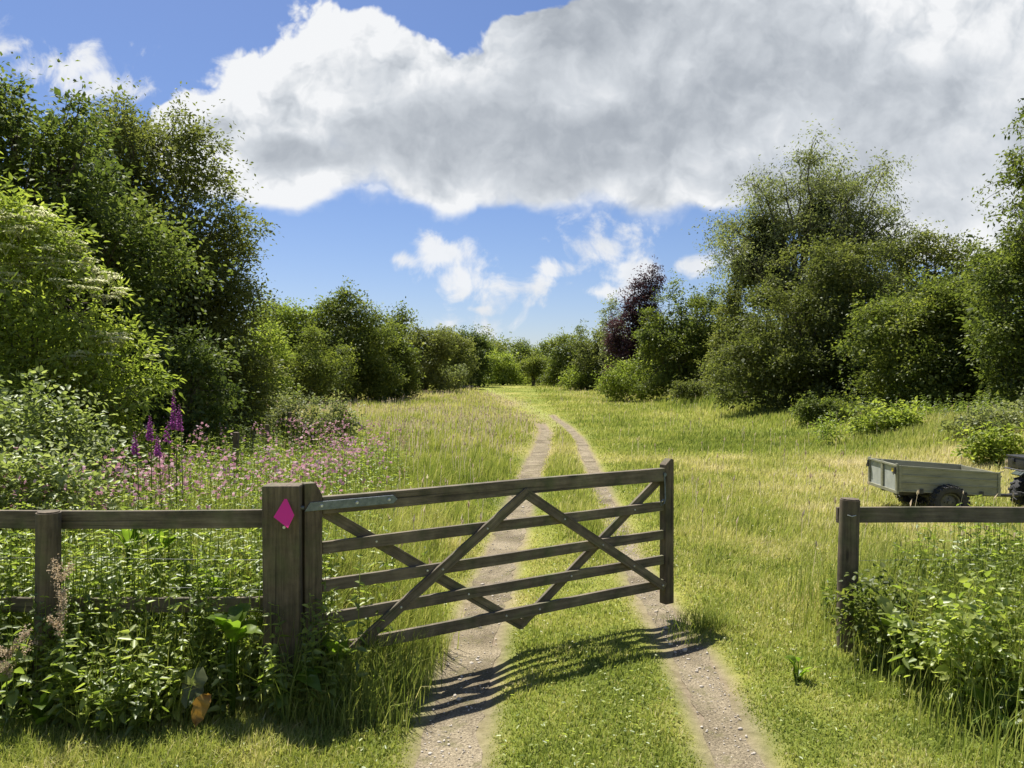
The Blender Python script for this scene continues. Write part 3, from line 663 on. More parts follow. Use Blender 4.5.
for x in (1.05, 1.3, 1.55): s.tube([(x, 0.04, 0.83), (x, 0.78, 0.83)], 0.010, 6)
s.tube([(1.3, 0.30, 0.83), (1.3, 0.32, 0.74)], 0.01, 6); s.tube([(1.3, 0.52, 0.83), (1.3, 0.50, 0.74)], 0.01, 6)
s.build('front_rack', M['steel'], qd, smooth=True)
s = Solid(); s.tube([(0.84, 0.03, 0.98), (0.90, 0.14, 0.99), (0.96, 0.30, 0.93), (0.97, 0.41, 0.90), (0.96, 0.52, 0.93), (0.90, 0.68, 0.99), (0.84, 0.79, 0.98)], 0.012, 8); s.tube([(0.97, 0.41, 0.90), (1.08, 0.41, 0.72)], 0.02, 8); s.box((0.98, 0.41, 0.93), (0.12, 0.14, 0.07), bev=0.015)
s.build('handlebar', M['plastic'], qd, smooth=True)

# ------------------------------------------------------------------ trees and bushes
def clump_leaves(rng, C, out, tc, per, cr, leaf, asp, up=0.6, rnd=0.75, droop=0.15, flat=0.7, kind='diamond'):
    """per leaves round every clump centre"""
    n = len(C); P = np.repeat(C, per, 0); O = np.repeat(out, per, 0)
    cn = unit(out * 0.45 + np.array([0, 0, up]) + rng.normal(0, 0.38, (n, 3))); CN = np.repeat(cn, per, 0)
    off = rng.normal(0, 1, (n * per, 3)); off -= CN * (off * CN).sum(1)[:, None] * (1 - flat * 0.6)      # a spray is a layered, flattish fan
    P = P + off * np.repeat(np.broadcast_to(cr, (n,)), per)[:, None]
    nr = unit(CN + rng.normal(0, rnd * 0.55, P.shape))
    ax = unit(unit(off) * 0.7 + unit(np.cross(nr, rng.normal(0, 1, P.shape))) * 0.6 + O * 0.35 - np.array([0, 0, droop]))
    L = leaf * rng.uniform(0.65, 1.3, n * per)
    V, Q = (diamond if kind == 'diamond' else ovate)(P, ax, nr, L, L * asp)
    t = np.clip(np.repeat(tc, per) + rng.normal(0, 0.13, n * per), 0, 1)
    return V, Q, np.repeat(t, 4 if kind == 'diamond' else 6)

def lobe_points(rng, c, r, m, shell=0.42, lump=0.16):
    d = unit(rng.normal(0, 1, (m, 3)))
    d[:, 2] = np.where(d[:, 2] < -0.8, -d[:, 2], d[:, 2])
    k1 = rng.uniform(2, 4.5, (3, 3)); ph = rng.uniform(0, 6.28, 3)
    bumps = sum(np.sin(d @ (k1[i] * 1.6) + ph[i]) for i in range(3)) / 3
    rad = (1 - (shell + 0.12) * rng.random(m) ** 1.3) * (1 + lump * bumps)
    P = c + d * rad[:, None] * r
    # most sprays gather on boughs that stand proud of the lobe
    nb = int(np.clip(m / 11, 6, 64)); bd = unit(rng.normal(0, 1, (nb, 3))); bd[:, 2] = np.where(bd[:, 2] < -0.5, -bd[:, 2], bd[:, 2])
    kb = sum(np.sin(bd @ (k1[i] * 1.6) + ph[i]) for i in range(3)) / 3
    bc = c + bd * (0.86 * (1 + lump * kb) * rng.uniform(0.74, 1.2, nb))[:, None] * r; br = rng.uniform(0.15, 0.33, nb) * min(r[0], r[1], r[2] * 1.2)
    w_ = rng.integers(0, nb, m); dd = unit(rng.normal(0, 1, (m, 3))); dd[:, 2] = np.where(dd[:, 2] < -0.3, -dd[:, 2], dd[:, 2])
    Pb = bc[w_] + dd * (br[w_] * (1 - 0.5 * rng.random(m) ** 1.6))[:, None] * np.array([1.15, 1.15, 0.72])
    P = np.where((rng.random(m) < 0.6)[:, None], c + (P - c) * 0.72, P)      # the rest fills the inside
    use = rng.random(m) < 0.74
    return np.where(use[:, None], Pb, P), np.where(use[:, None], unit(dd + 0.5 * bd[w_]), d)

def bend(a, b, sag, rng, n=6):
    t = np.linspace(0, 1, n)[:, None]; a = np.asarray(a, float); b = np.asarray(b, float)
    mid = (a + b) / 2 + np.array([0, 0, sag]) + rng.normal(0, 0.05, 3) * np.linalg.norm(b - a)
    return (1 - t) ** 2 * a + 2 * t * (1 - t) * mid + t * t * b

TREE_ID = [0]
def plant(name, label, cat, d, lobes, n, leaf, mat, trunk=None, group=None, asp=0.55, per=26, cr=None, part='crown', tr=0.22, stems=1, seed=None, kind='diamond', up=0.85, shell=0.42, lump=0.16, tint=(0.45, 0.22), skirt=True, tone_axis=0.0):
    """lobes: (px, py, half width px, half height px[, metres further]) as measured, each given its own depth"""
    TREE_ID[0] += 1; rng = np.random.default_rng(100 + TREE_ID[0] if seed is None else seed)
    tpx = trunk if trunk is not None else lobes[0][0]
    bx = (tpx - CX) / F_PX * d; base = np.array([bx, d, float(gz(bx, d))])
    root = empty(name, tuple(base), label, cat, group)
    LC, LR = [], []
    for lb in lobes:
        dd = d + (lb[4] if len(lb) > 4 else 0)
        c = px2w(lb[0], lb[1], dd); rx = lb[2] / F_PX * dd; rz = lb[3] / F_PX * dd
        LC.append(c); LR.append(np.array([rx, 0.5 * rx + 0.42 * min(rx, rz), rz]))
        g0 = float(gz(c[0], c[1]))
        if skirt and c[2] - rz * 0.75 > g0 + 0.25:      # branches down to the ground
            hz = (c[2] - g0) * 0.5; LC.append(np.array([c[0], c[1] - 0.1 * rx, g0 + hz * 0.75])); LR.append(np.array([rx * 0.98, LR[-1][1], hz * 1.05]))
    n_limb = len(LC); big_ = max(r[0] for r in LR)
    for c, r in list(zip(LC, LR)):                       # smaller heads budding from every large one
        if r[0] < 0.45 * big_: continue
        for _ in range(5):
            dv = unit(rng.normal(0, 1, 3) + np.array([0, -0.25, 0.15])); k_ = rng.uniform(0.24, 0.46)
            cc = c + dv * r * rng.uniform(0.72, 1.0)
            if cc[2] < float(gz(cc[0], cc[1])) + 0.1: continue
            LC.append(cc); LR.append(r * k_ * rng.uniform(0.8, 1.25, 3))
    w = np.array([r[0] * r[2] + r[0] * r[1] * 0.6 for r in LR]); w /= w.sum()
    if cr is None: cr = leaf * 2.0
    g = Geo(); m_tot = max(8, n // per); pts = []; br = []; n_main = len(lobes)
    for c, r, wi in zip(LC, LR, w):
        m = max(4, int(m_tot * wi)); P, D = lobe_points(rng, c, r, m, shell, lump)
        gzz = gz(P[:, 0], P[:, 1]); keep = P[:, 2] > gzz + leaf * 0.5
        # leave out what lies deep inside another lobe
        for c2, r2 in zip(LC, LR):
            if c2 is c: continue
            keep &= (np.linalg.norm((P - c2) / r2, axis=1) > 0.55) | (rng.random(len(P)) < 0.25)
        P, D = P[keep], D[keep]
        if len(P) == 0: pts.append(P); continue
        tc = np.clip(rng.normal(tint[0], tint[1] * 0.7, len(P)) + 0.5 * tint[1] * sum(np.sin(P @ rng.normal(0, 1.6 / max(r[0], .3), 3) * 2.2 + rng.uniform(0, 6)) for _ in range(3)), 0, 1)
        crr = cr * (0.74 if kind == 'diamond' else 1.0) * rng.uniform(0.55, 1.35, len(P))
        if r[0] > 6 * leaf and kind == 'diamond':         # older, larger leaves crowd the inside of the crown
            mi = max(4, len(P) // 5); dI = unit(rng.normal(0, 1, (mi, 3))); PI = c + dI * r * (0.62 * rng.random(mi) ** 0.5)[:, None]; PI = PI[PI[:, 2] > gz(PI[:, 0], PI[:, 1]) + 0.2]
            if len(PI):
                V, Q, t = clump_leaves(rng, PI, unit(rng.normal(0, 1, (len(PI), 3))), np.clip(rng.normal(tint[0], tint[1], len(PI)), 0, 1), 18, cr * 1.3, leaf * 1.75, asp * 1.2, up=0.5); g.add(V, Q, tint=t)
        V, Q, t = clump_leaves(rng, P, D, tc, per, crr, leaf, asp, up=up, kind=kind); g.add(V, Q, tint=t)
        # sprigs breaking the outline
        ns_ = max(3, len(P) // 7); idx = rng.integers(0, len(P), ns_)
        for k in range(2):
            S = P[idx] + unit(D[idx] + np.array([0, 0, 0.7]) + rng.normal(0, 0.35, (ns_, 3))) * cr * (1.3 + 1.2 * k)
            V, Q, t = clump_leaves(rng, S, D[idx], tc[idx] if len(tc) else 0.5, 7, cr * 0.4, leaf, asp, up=up, kind=kind); g.add(V, Q, tint=t)
        pts.append(P)
    gg = Geo()
    for k in range(stems):
        b0 = base + (np.array([rng.normal(0, 1), rng.normal(0, 1), 0]) * min(0.35, 0.22 * LR[0][0]) if stems > 1 else 0) - np.array([0, 0, 0.15])
        b0[2] = float(gz(b0[0], b0[1])) - 0.15
        for li, (c, r) in enumerate(zip(LC[:n_limb], LR[:n_limb])):
            if stems > 1 and li % stems != k: continue
            top = c + np.array([0, 0, r[2] * 0.45])
            if top[2] < b0[2] + 0.2: top = np.array([top[0], top[1], b0[2] + 0.35])
            n_ = 9; t = np.linspace(0, 1, n_)[:, None]
            mid = np.array([b0[0] * 0.75 + top[0] * 0.25, b0[1] * 0.75 + top[1] * 0.25, b0[2] * 0.45 + top[2] * 0.55])
            path = (1 - t) ** 2 * b0 + 2 * t * (1 - t) * mid + t * t * top + rng.normal(0, 0.02, (n_, 3)) * r[0] * (t > 0)
            H = top[2] - b0[2]; ra = np.linspace(1, 0.12, n_) * tr * (1.0 if li == 0 else 0.6)
            V, Q = tube(path, ra, 7); gg.add(V, Q)
            Pk = pts[li]
            if len(Pk):
                for q in Pk[rng.integers(0, len(Pk), min(26, len(Pk)))]:
                    s0 = path[rng.integers(3, n_)]
                    V, Q = tube(bend(s0, q, -0.05 * H, rng), np.linspace(0.16, 0.03, 6) * tr * 0.8, 4); gg.add(V, Q)
    g.build(part, mat, root, origin=base); gg.build('trunk' if stems == 1 else 'stems', M['bark'], root, smooth=True, origin=base)
    return root

def limb_tree(name, label, cat, d, base_px, fork_px, targets, twigs, leaves, leaf, asp, mat, tr, group=None, droop=0.6, spread=1.6, ivy=None, tint=(0.5, 0.2), twig_len=1.6, dx=3.0, puff=None):
    """open-crowned tree: explicit limbs, twigs along them, leaves along the twigs"""
    TREE_ID[0] += 1; rng = np.random.default_rng(300 + TREE_ID[0])
    bx = (base_px - CX) / F_PX * d; base = np.array([bx, d, float(gz(bx, d))])
    root = empty(name, tuple(base), label, cat, group)
    fork = px2w(*fork_px, d)
    gg = Geo(); g = Geo()
    path = bend(base - np.array([0, 0, 0.2]), fork, 0.0, rng, 10); V, Q = tube(path, np.linspace(tr, tr * 0.6, 10), 9); gg.add(V, Q)
    tw = []; tips = []
    for (px, py) in targets:
        tip = px2w(px, py, d + rng.uniform(-dx, dx)); st = path[rng.integers(5, 10)]
        n = 12; t = np.linspace(0, 1, n)[:, None]
        mid = st * 0.5 + tip * 0.5 + np.array([0, 0, 0.18 * np.linalg.norm(tip - st)])
        L = (1 - t) ** 2 * st + 2 * t * (1 - t) * mid + t * t * tip + np.cumsum(rng.normal(0, 0.035 * np.linalg.norm(tip - st) / 2.2, (n, 3)), 0) * (t > 0)
        tips.append(L[-4:]); V, Q = tube(L, np.linspace(tr * 0.36, tr * 0.03, n), 6); gg.add(V, Q)
        for k in range(twigs):
            f = rng.uniform(0.35, 1.0); a = L[min(n - 1, int(f * (n - 1)))]
            dr = unit(rng.normal(0, 1, 3) * spread * 0.6 + unit(tip - st) * 0.7 + np.array([0, 0, 0.35])); ll = twig_len * rng.uniform(0.5, 1.3)
            m = 7; s_ = np.linspace(0, 1, m)[:, None]
            T = a + dr * ll * s_ - np.array([0, 0, 1]) * droop * ll * s_ ** 2 * rng.uniform(0.3, 1.0)
            V, Q = tube(T, np.linspace(tr * 0.07, tr * 0.015, m), 4); gg.add(V, Q)
            tw.append(T)
    tw = np.array(tw); nt_ = len(tw); u = rng.random((nt_, leaves)); f = 0.15 + 0.85 * u
    ip = f * (tw.shape[1] - 1); i0 = np.minimum(ip.astype(int), tw.shape[1] - 2); fr_ = (ip - i0)[..., None]
    ar = np.arange(nt_)[:, None]; P = (tw[ar, i0] * (1 - fr_) + tw[ar, i0 + 1] * fr_).reshape(-1, 3)
    P = P + rng.normal(0, leaf * 0.9, P.shape)
    nr = unit(rng.normal(0, 0.8, P.shape) + np.array([0, 0, 0.7])); ax = unit(rng.normal(0, 0.8, P.shape) - np.array([0, 0, droop]))
    Ls = leaf * rng.uniform(0.6, 1.3, len(P)); V, Q = diamond(P, ax, nr, Ls, Ls * asp)
    tt = np.clip(np.repeat(rng.normal(tint[0], tint[1], nt_), leaves) + rng.normal(0, 0.1, len(P)), 0, 1); g.add(V, Q, tint=np.repeat(tt, 4))
    if puff:
        pr, pc, pn = puff; ti = tw[rng.integers(0, nt_, pn), rng.integers(3, 7, pn)]
        te = np.repeat(np.concatenate(tips), 3, 0); te = te + rng.normal(0, 0.52, te.shape) * [1, 1, 0.8]; ti = np.concatenate([ti, te]); pn = len(ti)
        V, Q, t = clump_leaves(rng, ti, unit(rng.normal(0, 1, (pn, 3)) + [0, 0, 0.5]), np.clip(rng.normal(tint[0] + 0.1, tint[1], pn), 0, 1), pc, pr * rng.uniform(0.6, 1.4, pn), leaf, asp * 1.2, up=0.7, droop=0.5); g.add(V, Q, tint=t)
    g.build('crown', mat, root, origin=base); gg.build('trunk', M['bark'], root, smooth=True, origin=base)
    if ivy:
        gi = Geo()
        for (px, py, rx, ry) in ivy:
            c = px2w(px, py, d); r = np.array([rx / F_PX * d, rx / F_PX * d, ry / F_PX * d])
            P, D = lobe_points(rng, c, r, 130, 0.6, 0.25); V, Q, t = clump_leaves(rng, P, D, rng.uniform(0, 1, len(P)), 24, 0.28, 0.17, 0.9); gi.add(V, Q, tint=t)
        gi.build('ivy', M['leaf_ivy'], root, origin=base)
    return root

# ---- left side
plant('tree', 'tall dark broadleaf tree at the far left behind the flowering elder', 'tree', 17, [(15, 178, 88, 92), (-80, 165, 110, 110), (30, 230, 70, 70), (130, 270, 60, 70), (90, 250, 78, 90), (10, 300, 120, 120), (-110, 300, 110, 120), (62, 150, 46, 40)], 125000, 0.125, M['leaf_dark'], 5, cr=0.30, tr=0.28, lump=0.2, tint=(0.5, 0.25))
plant('tree', 'large olive-green willow-leaved tree leaning over the meadow on the left', 'tree', 22, [(150, 178, 66, 66), (188, 235, 70, 84), (214, 285, 50, 62), (110, 190, 60, 70), (175, 330, 80, 85), (120, 300, 90, 110), (225, 345, 42, 60)], 150000, 0.115, M['leaf_olive'], 150, asp=0.5, cr=0.31, tr=0.3, lump=0.2, tint=(0.5, 0.24))
plant('bush', 'bright green bush at the foot of the olive-green tree', 'bush', 25, [(258, 372, 34, 42), (228, 388, 46, 36), (266, 345, 20, 22)], 15000, 0.11, M['leaf_fresh'], 250, stems=3, tr=0.07, part='foliage')
plant('bush', 'dark shady bush behind the purple foxgloves', 'bush', 16, [(150, 378, 62, 46), (195, 392, 40, 34), (90, 372, 60, 60)], 17000, 0.10, M['leaf_dark'], 150, stems=3, tr=0.06, part='foliage')
elder = plant('elder_bush', 'bright green elder bush with flat cream flower heads at the left edge', 'bush', 10.6, [(18, 285, 66, 72), (58, 325, 66, 66), (105, 378, 50, 44), (-50, 290, 80, 100), (20, 370, 80, 50), (128, 400, 34, 30)], 38000, 0.095, M['leaf_fresh'], 20, asp=0.42, stems=4, tr=0.07, cr=0.16, part='foliage', kind='ovate', per=16, tint=(0.5, 0.25))
def umbels(root, n, d):
    rng = np.random.default_rng(77); g = Geo(); base = np.array(root.location)
    for k in range(n):
        lb = [(18, 285, 66, 72), (58, 325, 66, 66), (105, 378, 50, 44), (-50, 290, 80, 100)][int(rng.choice(4, p=[.36, .38, .14, .12]))]
        c0 = px2w(lb[0], lb[1], d); rx = lb[2] / F_PX * d; rz = lb[3] / F_PX * d; a0 = rng.uniform(-2.6, 0.2); e0 = rng.uniform(0.25, 1.25)
        c = c0 + np.array([math.cos(e0) * math.cos(a0) * rx, math.cos(e0) * math.sin(a0) * (0.5 * rx + 0.42 * min(rx, rz)), math.sin(e0) * rz]) * rng.uniform(1.0, 1.1); r = rng.uniform(0.10, 0.17)
        m = 110; a = rng.uniform(0, 6.28, m); q = np.sqrt(rng.random(m)) * r
        P = c + np.stack([np.cos(a) * q, np.sin(a) * q, 0.03 * (1 - (q / r) ** 2) + rng.normal(0, 0.004, m)], 1)
        nr = unit(np.array([0, 0, 1.0]) + rng.normal(0, 0.3, (m, 3))); ax = unit(np.cross(nr, rng.normal(0, 1, (m, 3))))
        V, Q = diamond(P, ax, nr, 0.03, 0.028); g.add(V, Q, tint=rng.random())
        for b in range(4):
            e = c + np.array([math.cos(b * 1.6) * r * .6, math.sin(b * 1.6) * r * .6, 0.01]); V, Q = tube([c - np.array([0, 0, 0.13]), c - np.array([0, 0, 0.06]) * 1.0 + (e - c) * .4, e], 0.003, 3); g.add(V, Q, tint=0)
    g.build('blossom', M['flower_cream'], root, origin=base)
umbels(elder, 90, 10.6)
plant('bramble_bush', 'sprawling pale bramble bush left of the foxgloves, behind the fence', 'bush', 6.4, [(14, 500, 52, 36), (64, 506, 34, 26), (-50, 490, 60, 44), (96, 512, 24, 20)], 9000, 0.055, M['leaf_bramble'], 30, asp=0.62, stems=5, tr=0.012, cr=0.13, part='foliage', kind='ovate', per=12, tint=(0.72, 0.3), up=1.3)
plant('bramble_bush', 'taller tangled bramble bank between the pale bramble and the elder', 'bush', 8.3, [(10, 452, 60, 42), (66, 462, 44, 34), (-60, 440, 70, 50), (108, 478, 30, 26), (40, 432, 40, 24)], 14000, 0.065, M['leaf_bramble'], 40, asp=0.62, stems=5, tr=0.014, cr=0.15, part='foliage', kind='ovate', per=12, tint=(0.66, 0.3), up=1.3)
plant('bush', 'low rounded pale bush alone in the tall meadow grass', 'bush', 19, [(312, 420, 30, 24), (338, 424, 18, 17), (290, 426, 18, 16)], 6500, 0.075, M['leaf_pale'], 312, stems=4, tr=0.02, part='foliage')
# ---- clump in the left middle distance
plant('bush', 'smoothly rounded green bush in front of the hazel clump', 'bush', 55, [(321, 364, 34, 31), (305, 372, 24, 24)], 14000, 0.17, M['leaf_mid'], 320, stems=3, tr=0.1, part='foliage', tint=(0.6, 0.2))
plant('hazel_tree', 'upright bushy tree behind the rounded bush, its top highest in the clump', 'tree', 62, [(345, 335, 40, 36), (362, 352, 40, 48), (330, 320, 20, 16)], 36000, 0.2, M['leaf_mid'], 355, tr=0.2, tint=(0.5, 0.25))
plant('hazel_tree', 'bushy tree between the olive-green tree and the rounded bush', 'tree', 60, [(283, 332, 34, 30), (272, 355, 30, 40), (300, 325, 24, 20)], 28000, 0.2, M['leaf_fresh'], 280, tr=0.2, tint=(0.35, 0.25))
plant('hazel_tree', 'green tree at the right end of the hazel clump casting shade on the grass', 'tree', 66, [(388, 362, 24, 36), (402, 368, 13, 24)], 20000, 0.2, M['leaf_mid'], 390, tr=0.2)
limb_tree('sapling', 'thin sapling with sparse feathery top rising over the right end of the clump', 'tree', 70, 400, (399, 345), [(392, 314), (400, 306), (407, 310), (410, 320), (388, 322), (403, 318)], 9, 26, 0.26, 0.5, M['leaf_mid'], 0.10, droop=0.2, twig_len=1.1, dx=0.5)
plant('tree', 'light green round tree right of the sapling on the left wood edge', 'tree', 85, [(425, 356, 24, 27), (412, 366, 16, 20), (438, 346, 16, 16)], 18000, 0.24, M['leaf_olive'], 425, tr=0.22, tint=(0.65, 0.2))
plant('tree', 'taller pale tree behind the light green round one on the left wood edge', 'tree', 100, [(447, 350, 22, 22), (460, 358, 18, 24)], 14000, 0.27, M['leaf_olive'], 450, tr=0.25, tint=(0.75, 0.2))
plant('tree', 'dark tree closing the left wood edge beside the gap in the trees', 'tree', 112, [(470, 360, 15, 23), (478, 352, 13, 15)], 11000, 0.29, M['leaf_dark'], 470, tr=0.25)
plant('bush', 'small pale bush at the foot of the left wood edge', 'bush', 88, [(446, 374, 13, 9), (459, 377, 8, 6)], 2600, 0.2, M['leaf_pale'], 446, stems=3, tr=0.05, part='foliage', tint=(0.4, 0.2))
plant('tree', 'grey-green tree far behind the gap in the trees', 'tree', 145, [(488, 352, 14, 16), (498, 362, 12, 18)], 5500, 0.36, M['leaf_olive'], 490, tr=0.3, tint=(0.8, 0.15))
# ---- far trees across the end of the field
plant('tree', 'round far tree with flat top beyond the end of the track', 'tree', 140, [(516, 358, 22, 16), (530, 362, 16, 16), (520, 372, 24, 12)], 12000, 0.34, M['leaf_mid'], 516, tr=0.3)
plant('tree', 'pale green far tree just left of the flat-topped one', 'tree', 125, [(500, 367, 17, 15), (510, 372, 12, 10)], 8000, 0.3, M['leaf_fresh'], 503, tr=0.25, tint=(0.55, 0.2))
plant('tree', 'small bright tree with dark bare trunk at the end of the field', 'tree', 118, [(533, 369, 12, 10), (540, 366, 9, 10), (531, 377, 7, 6)], 4200, 0.25, M['leaf_mid'], 533, skirt=False, tr=0.3, tint=(0.7, 0.2))
plant('tree', 'slim pointed tree behind the small bright one', 'tree', 122, [(548, 362, 9, 21), (546, 372, 10, 14)], 4500, 0.3, M['leaf_mid'], 547, tr=0.22)
plant('tree', 'broad far tree right of the slim pointed one', 'tree', 112, [(570, 358, 20, 23), (560, 368, 15, 16)], 14000, 0.28, M['leaf_mid'], 570, tr=0.28, tint=(0.55, 0.2))
plant('tree', 'grey-green tree between the broad far tree and the purple beech', 'tree', 96, [(590, 364, 18, 24), (600, 352, 12, 18)], 13000, 0.26, M['leaf_olive'], 592, tr=0.26)
plant('bush', 'low bushes edge plant, light green, before the broad far tree', 'bush', 95, [(572, 380, 12, 9), (584, 382, 9, 8)], 2600, 0.2, M['leaf_fresh'], 575, stems=3, tr=0.05, part='foliage')
plant('tree', 'pale thin-leaved tree partly hidden behind the purple beech', 'tree', 88, [(612, 325, 11, 24), (618, 345, 14, 30)], 4500, 0.25, M['leaf_pale'], 612, tr=0.22, tint=(0.5, 0.2))
plant('copper_beech', 'dark purple copper beech standing among green trees', 'tree', 78, [(627, 340, 18, 30), (640, 310, 14, 26), (650, 288, 10, 17), (632, 360, 20, 24), (655, 274, 5, 9), (633, 298, 7, 12)], 34000, 0.22, M['leaf_copper'], 632, tr=0.25, lump=0.3, tint=(0.5, 0.3))
plant('tree', 'big dense dark green tree right of the purple beech', 'tree', 62, [(682, 330, 38, 42), (662, 340, 26, 36), (705, 322, 26, 34), (690, 365, 36, 30)], 42000, 0.19, M['leaf_mid'], 680, tr=0.3, tint=(0.4, 0.25))
plant('bush', 'bright bush under the purple beech at the field edge', 'bush', 64, [(625, 380, 18, 18), (648, 384, 14, 15), (610, 384, 12, 12)], 8500, 0.17, M['leaf_fresh'], 625, stems=3, tr=0.06, part='foliage', tint=(0.45, 0.25))
plant('bush', 'small grey-green bush at the foot of the big dense tree', 'bush', 52, [(688, 392, 12, 11), (702, 394, 8, 9)], 3400, 0.13, M['leaf_olive'], 690, stems=3, tr=0.04, part='foliage')
plant('tree', 'slender light green tree between the dense tree and the tall willow', 'tree', 56, [(732, 330, 18, 46), (722, 370, 18, 32), (742, 300, 12, 28)], 18000, 0.17, M['leaf_olive'], 730, tr=0.18, tint=(0.7, 0.2))
# ---- right side
limb_tree('willow_tree', 'tall open willow with bare limbs and ivy-covered stems above the right hedge', 'tree', 44, 800, (805, 290), [(722, 212), (735, 240), (748, 200), (728, 262), (765, 195), (790, 165), (805, 152), (825, 158), (845, 160), (868, 168), (885, 178), (890, 205), (872, 220), (905, 225), (840, 195), (780, 215), (820, 205), (895, 245), (852, 230), (760, 230), (742, 262), (915, 245), (755, 185), (775, 178), (860, 190), (830, 180), (800, 180), (815, 170), (845, 178), (880, 195), (735, 215), (850, 210), (875, 240), (750, 215), (715, 225), (910, 215), (725, 240)], 16, 50, 0.18, 0.33, M['leaf_pale'], 0.34, droop=0.7, spread=1.5, puff=(0.42, 26, 620), ivy=[(768, 262, 15, 36), (778, 300, 22, 34), (818, 230, 7, 28), (745, 275, 6, 14), (845, 285, 20, 26)], tint=(0.35, 0.2), twig_len=2.0)
plant('bush', 'very large dense grey-green bush below the tall willow', 'bush', 38, [(792, 345, 66, 68), (752, 375, 40, 44), (830, 298, 52, 52), (870, 290, 46, 44), (800, 385, 64, 36), (850, 350, 60, 60)], 100000, 0.14, M['leaf_olive'], 800, stems=5, tr=0.16, part='foliage', cr=0.34, lump=0.2, tint=(0.30, 0.24))
plant('tree', 'olive tree behind the right hedge between willow and tall edge tree', 'tree', 45, [(925, 268, 40, 34), (958, 285, 40, 42), (898, 262, 30, 30)], 32000, 0.16, M['leaf_olive'], 940, tr=0.25, tint=(0.6, 0.2))
plant('bush', 'yellow-green hazel bush in front of the right hedge', 'bush', 31, [(905, 342, 52, 52), (962, 345, 56, 58), (930, 315, 42, 36), (935, 385, 60, 38), (985, 375, 46, 46)], 80000, 0.125, M['leaf_mid'], 935, stems=5, tr=0.1, part='foliage', cr=0.3, lump=0.22, tint=(0.5, 0.3))
limb_tree('ash_tree', 'tall airy tree at the right edge of the picture, taller than the hedge', 'tree', 27, 1050, (1045, 230), [(1032, 134), (1050, 109), (1070, 104), (1025, 164), (1020, 199), (1015, 229), (1010, 254), (1040, 174), (1055, 154), (1080, 144), (1100, 184), (1035, 214), (1050, 234), (1095, 234), (1120, 214), (1028, 259), (1080, 104), (1065, 194)], 20, 60, 0.16, 0.42, M['leaf_mid'], 0.26, droop=0.45, spread=1.5, tint=(0.45, 0.2), twig_len=1.3, dx=1.5)
plant('bush', 'light bushy tree at the right edge under the airy tall one', 'bush', 26, [(1040, 300, 56, 60), (1000, 320, 36, 46), (1040, 380, 50, 50), (1085, 320, 60, 80)], 44000, 0.125, M['leaf_mid'], 1040, stems=4, tr=0.1, part='foliage', cr=0.28, lump=0.2, tint=(0.35, 0.24))
plant('bramble_bush', 'pale bramble mound at the right edge below the light bushy tree', 'bush', 20, [(1008, 432, 36, 22), (975, 430, 26, 16), (1040, 425, 36, 30)], 9000, 0.08, M['leaf_pale'], 1005, stems=4, tr=0.02, part='foliage', asp=0.65)
plant('bramble_bush', 'low bramble patch on the bank below the big grey-green bush', 'bush', 29, [(835, 414, 28, 11), (865, 418, 22, 10), (808, 410, 14, 8)], 7000, 0.09, M['leaf_mid'], 840, stems=4, tr=0.02, part='foliage', asp=0.65, tint=(0.4, 0.25))
plant('leafy_plant', 'vivid light green leafy plant in front of the yellow-green bush', 'plant', 24, [(888, 428, 24, 10), (905, 431, 18, 9), (872, 430, 12, 7)], 2600, 0.13, M['leaf_fresh'], 888, stems=4, tr=0.015, part='foliage', asp=0.6, kind='ovate', per=10, tint=(0.6, 0.3), up=0.9)
plant('leafy_plant', 'bright green leafy plant on the bank near the right picture edge', 'plant', 16.5, [(1000, 452, 16, 10), (985, 455, 10, 7)], 1300, 0.10, M['leaf_fresh'], 998, stems=3, tr=0.012, part='foliage', asp=0.6, kind='ovate', per=10, tint=(0.5, 0.3), up=0.9)
plant('leafy_plant', 'small upright weed alone on the grass before the right bank', 'plant', 23, [(826, 436, 4, 9)], 160, 0.10, M['leaf_nettle'], 826, stems=2, tr=0.01, part='foliage', asp=0.4, kind='ovate', per=8)
# the wood that closes the view behind the separate trees: one mass
def woodland():
    rng = np.random.default_rng(404); g = Geo()
    line = np.array([(-60, 22, 9), (-42, 45, 9), (-40, 75, 9), (-28, 105, 10), (-22, 135, 10), (-8, 152, 9.5), (18, 150, 9), (25, 125, 9), (25, 100, 8.5), (25, 80, 8.5), (27, 60, 8), (31, 48, 8), (36, 34, 7.5), (50, 20, 8)], float)
    seg = np.linalg.norm(np.diff(line[:, :2], axis=0), axis=1); cum = np.r_[0, np.cumsum(seg)]
    m = 8000; u = rng.random(m) * cum[-1]; X = np.interp(u, cum, line[:, 0]); Y = np.interp(u, cum, line[:, 1]); H = np.interp(u, cum, line[:, 2])
    H = H * (0.62 + 0.6 * fbm(u * 0.16, u * 0 + 3, 3)); f = rng.random(m) ** 1.15; wdt = 4.5 * np.sqrt(np.clip(1.05 - f ** 2, 0, 1))
    X = X + rng.normal(0, 1, m) * wdt * 0.6; Y = Y + rng.normal(0, 1, m) * wdt * 0.6; P = np.stack([X, Y, gz(X, Y) + f * H], 1)
    D = unit(rng.normal(0, 1, (m, 3)) + [0, -0.5, 0.6]); V, Q, t = clump_leaves(rng, P, D, np.clip(rng.normal(0.4, 0.2, m), 0, 1), 22, 0.75, 0.42, 0.6, up=0.9); g.add(V, Q, tint=t)
    tag(g.build('woodland', M['leaf_mid']), label='dense green wood closing the field behind the separate trees', cat='woodland', kind='stuff')
woodland()
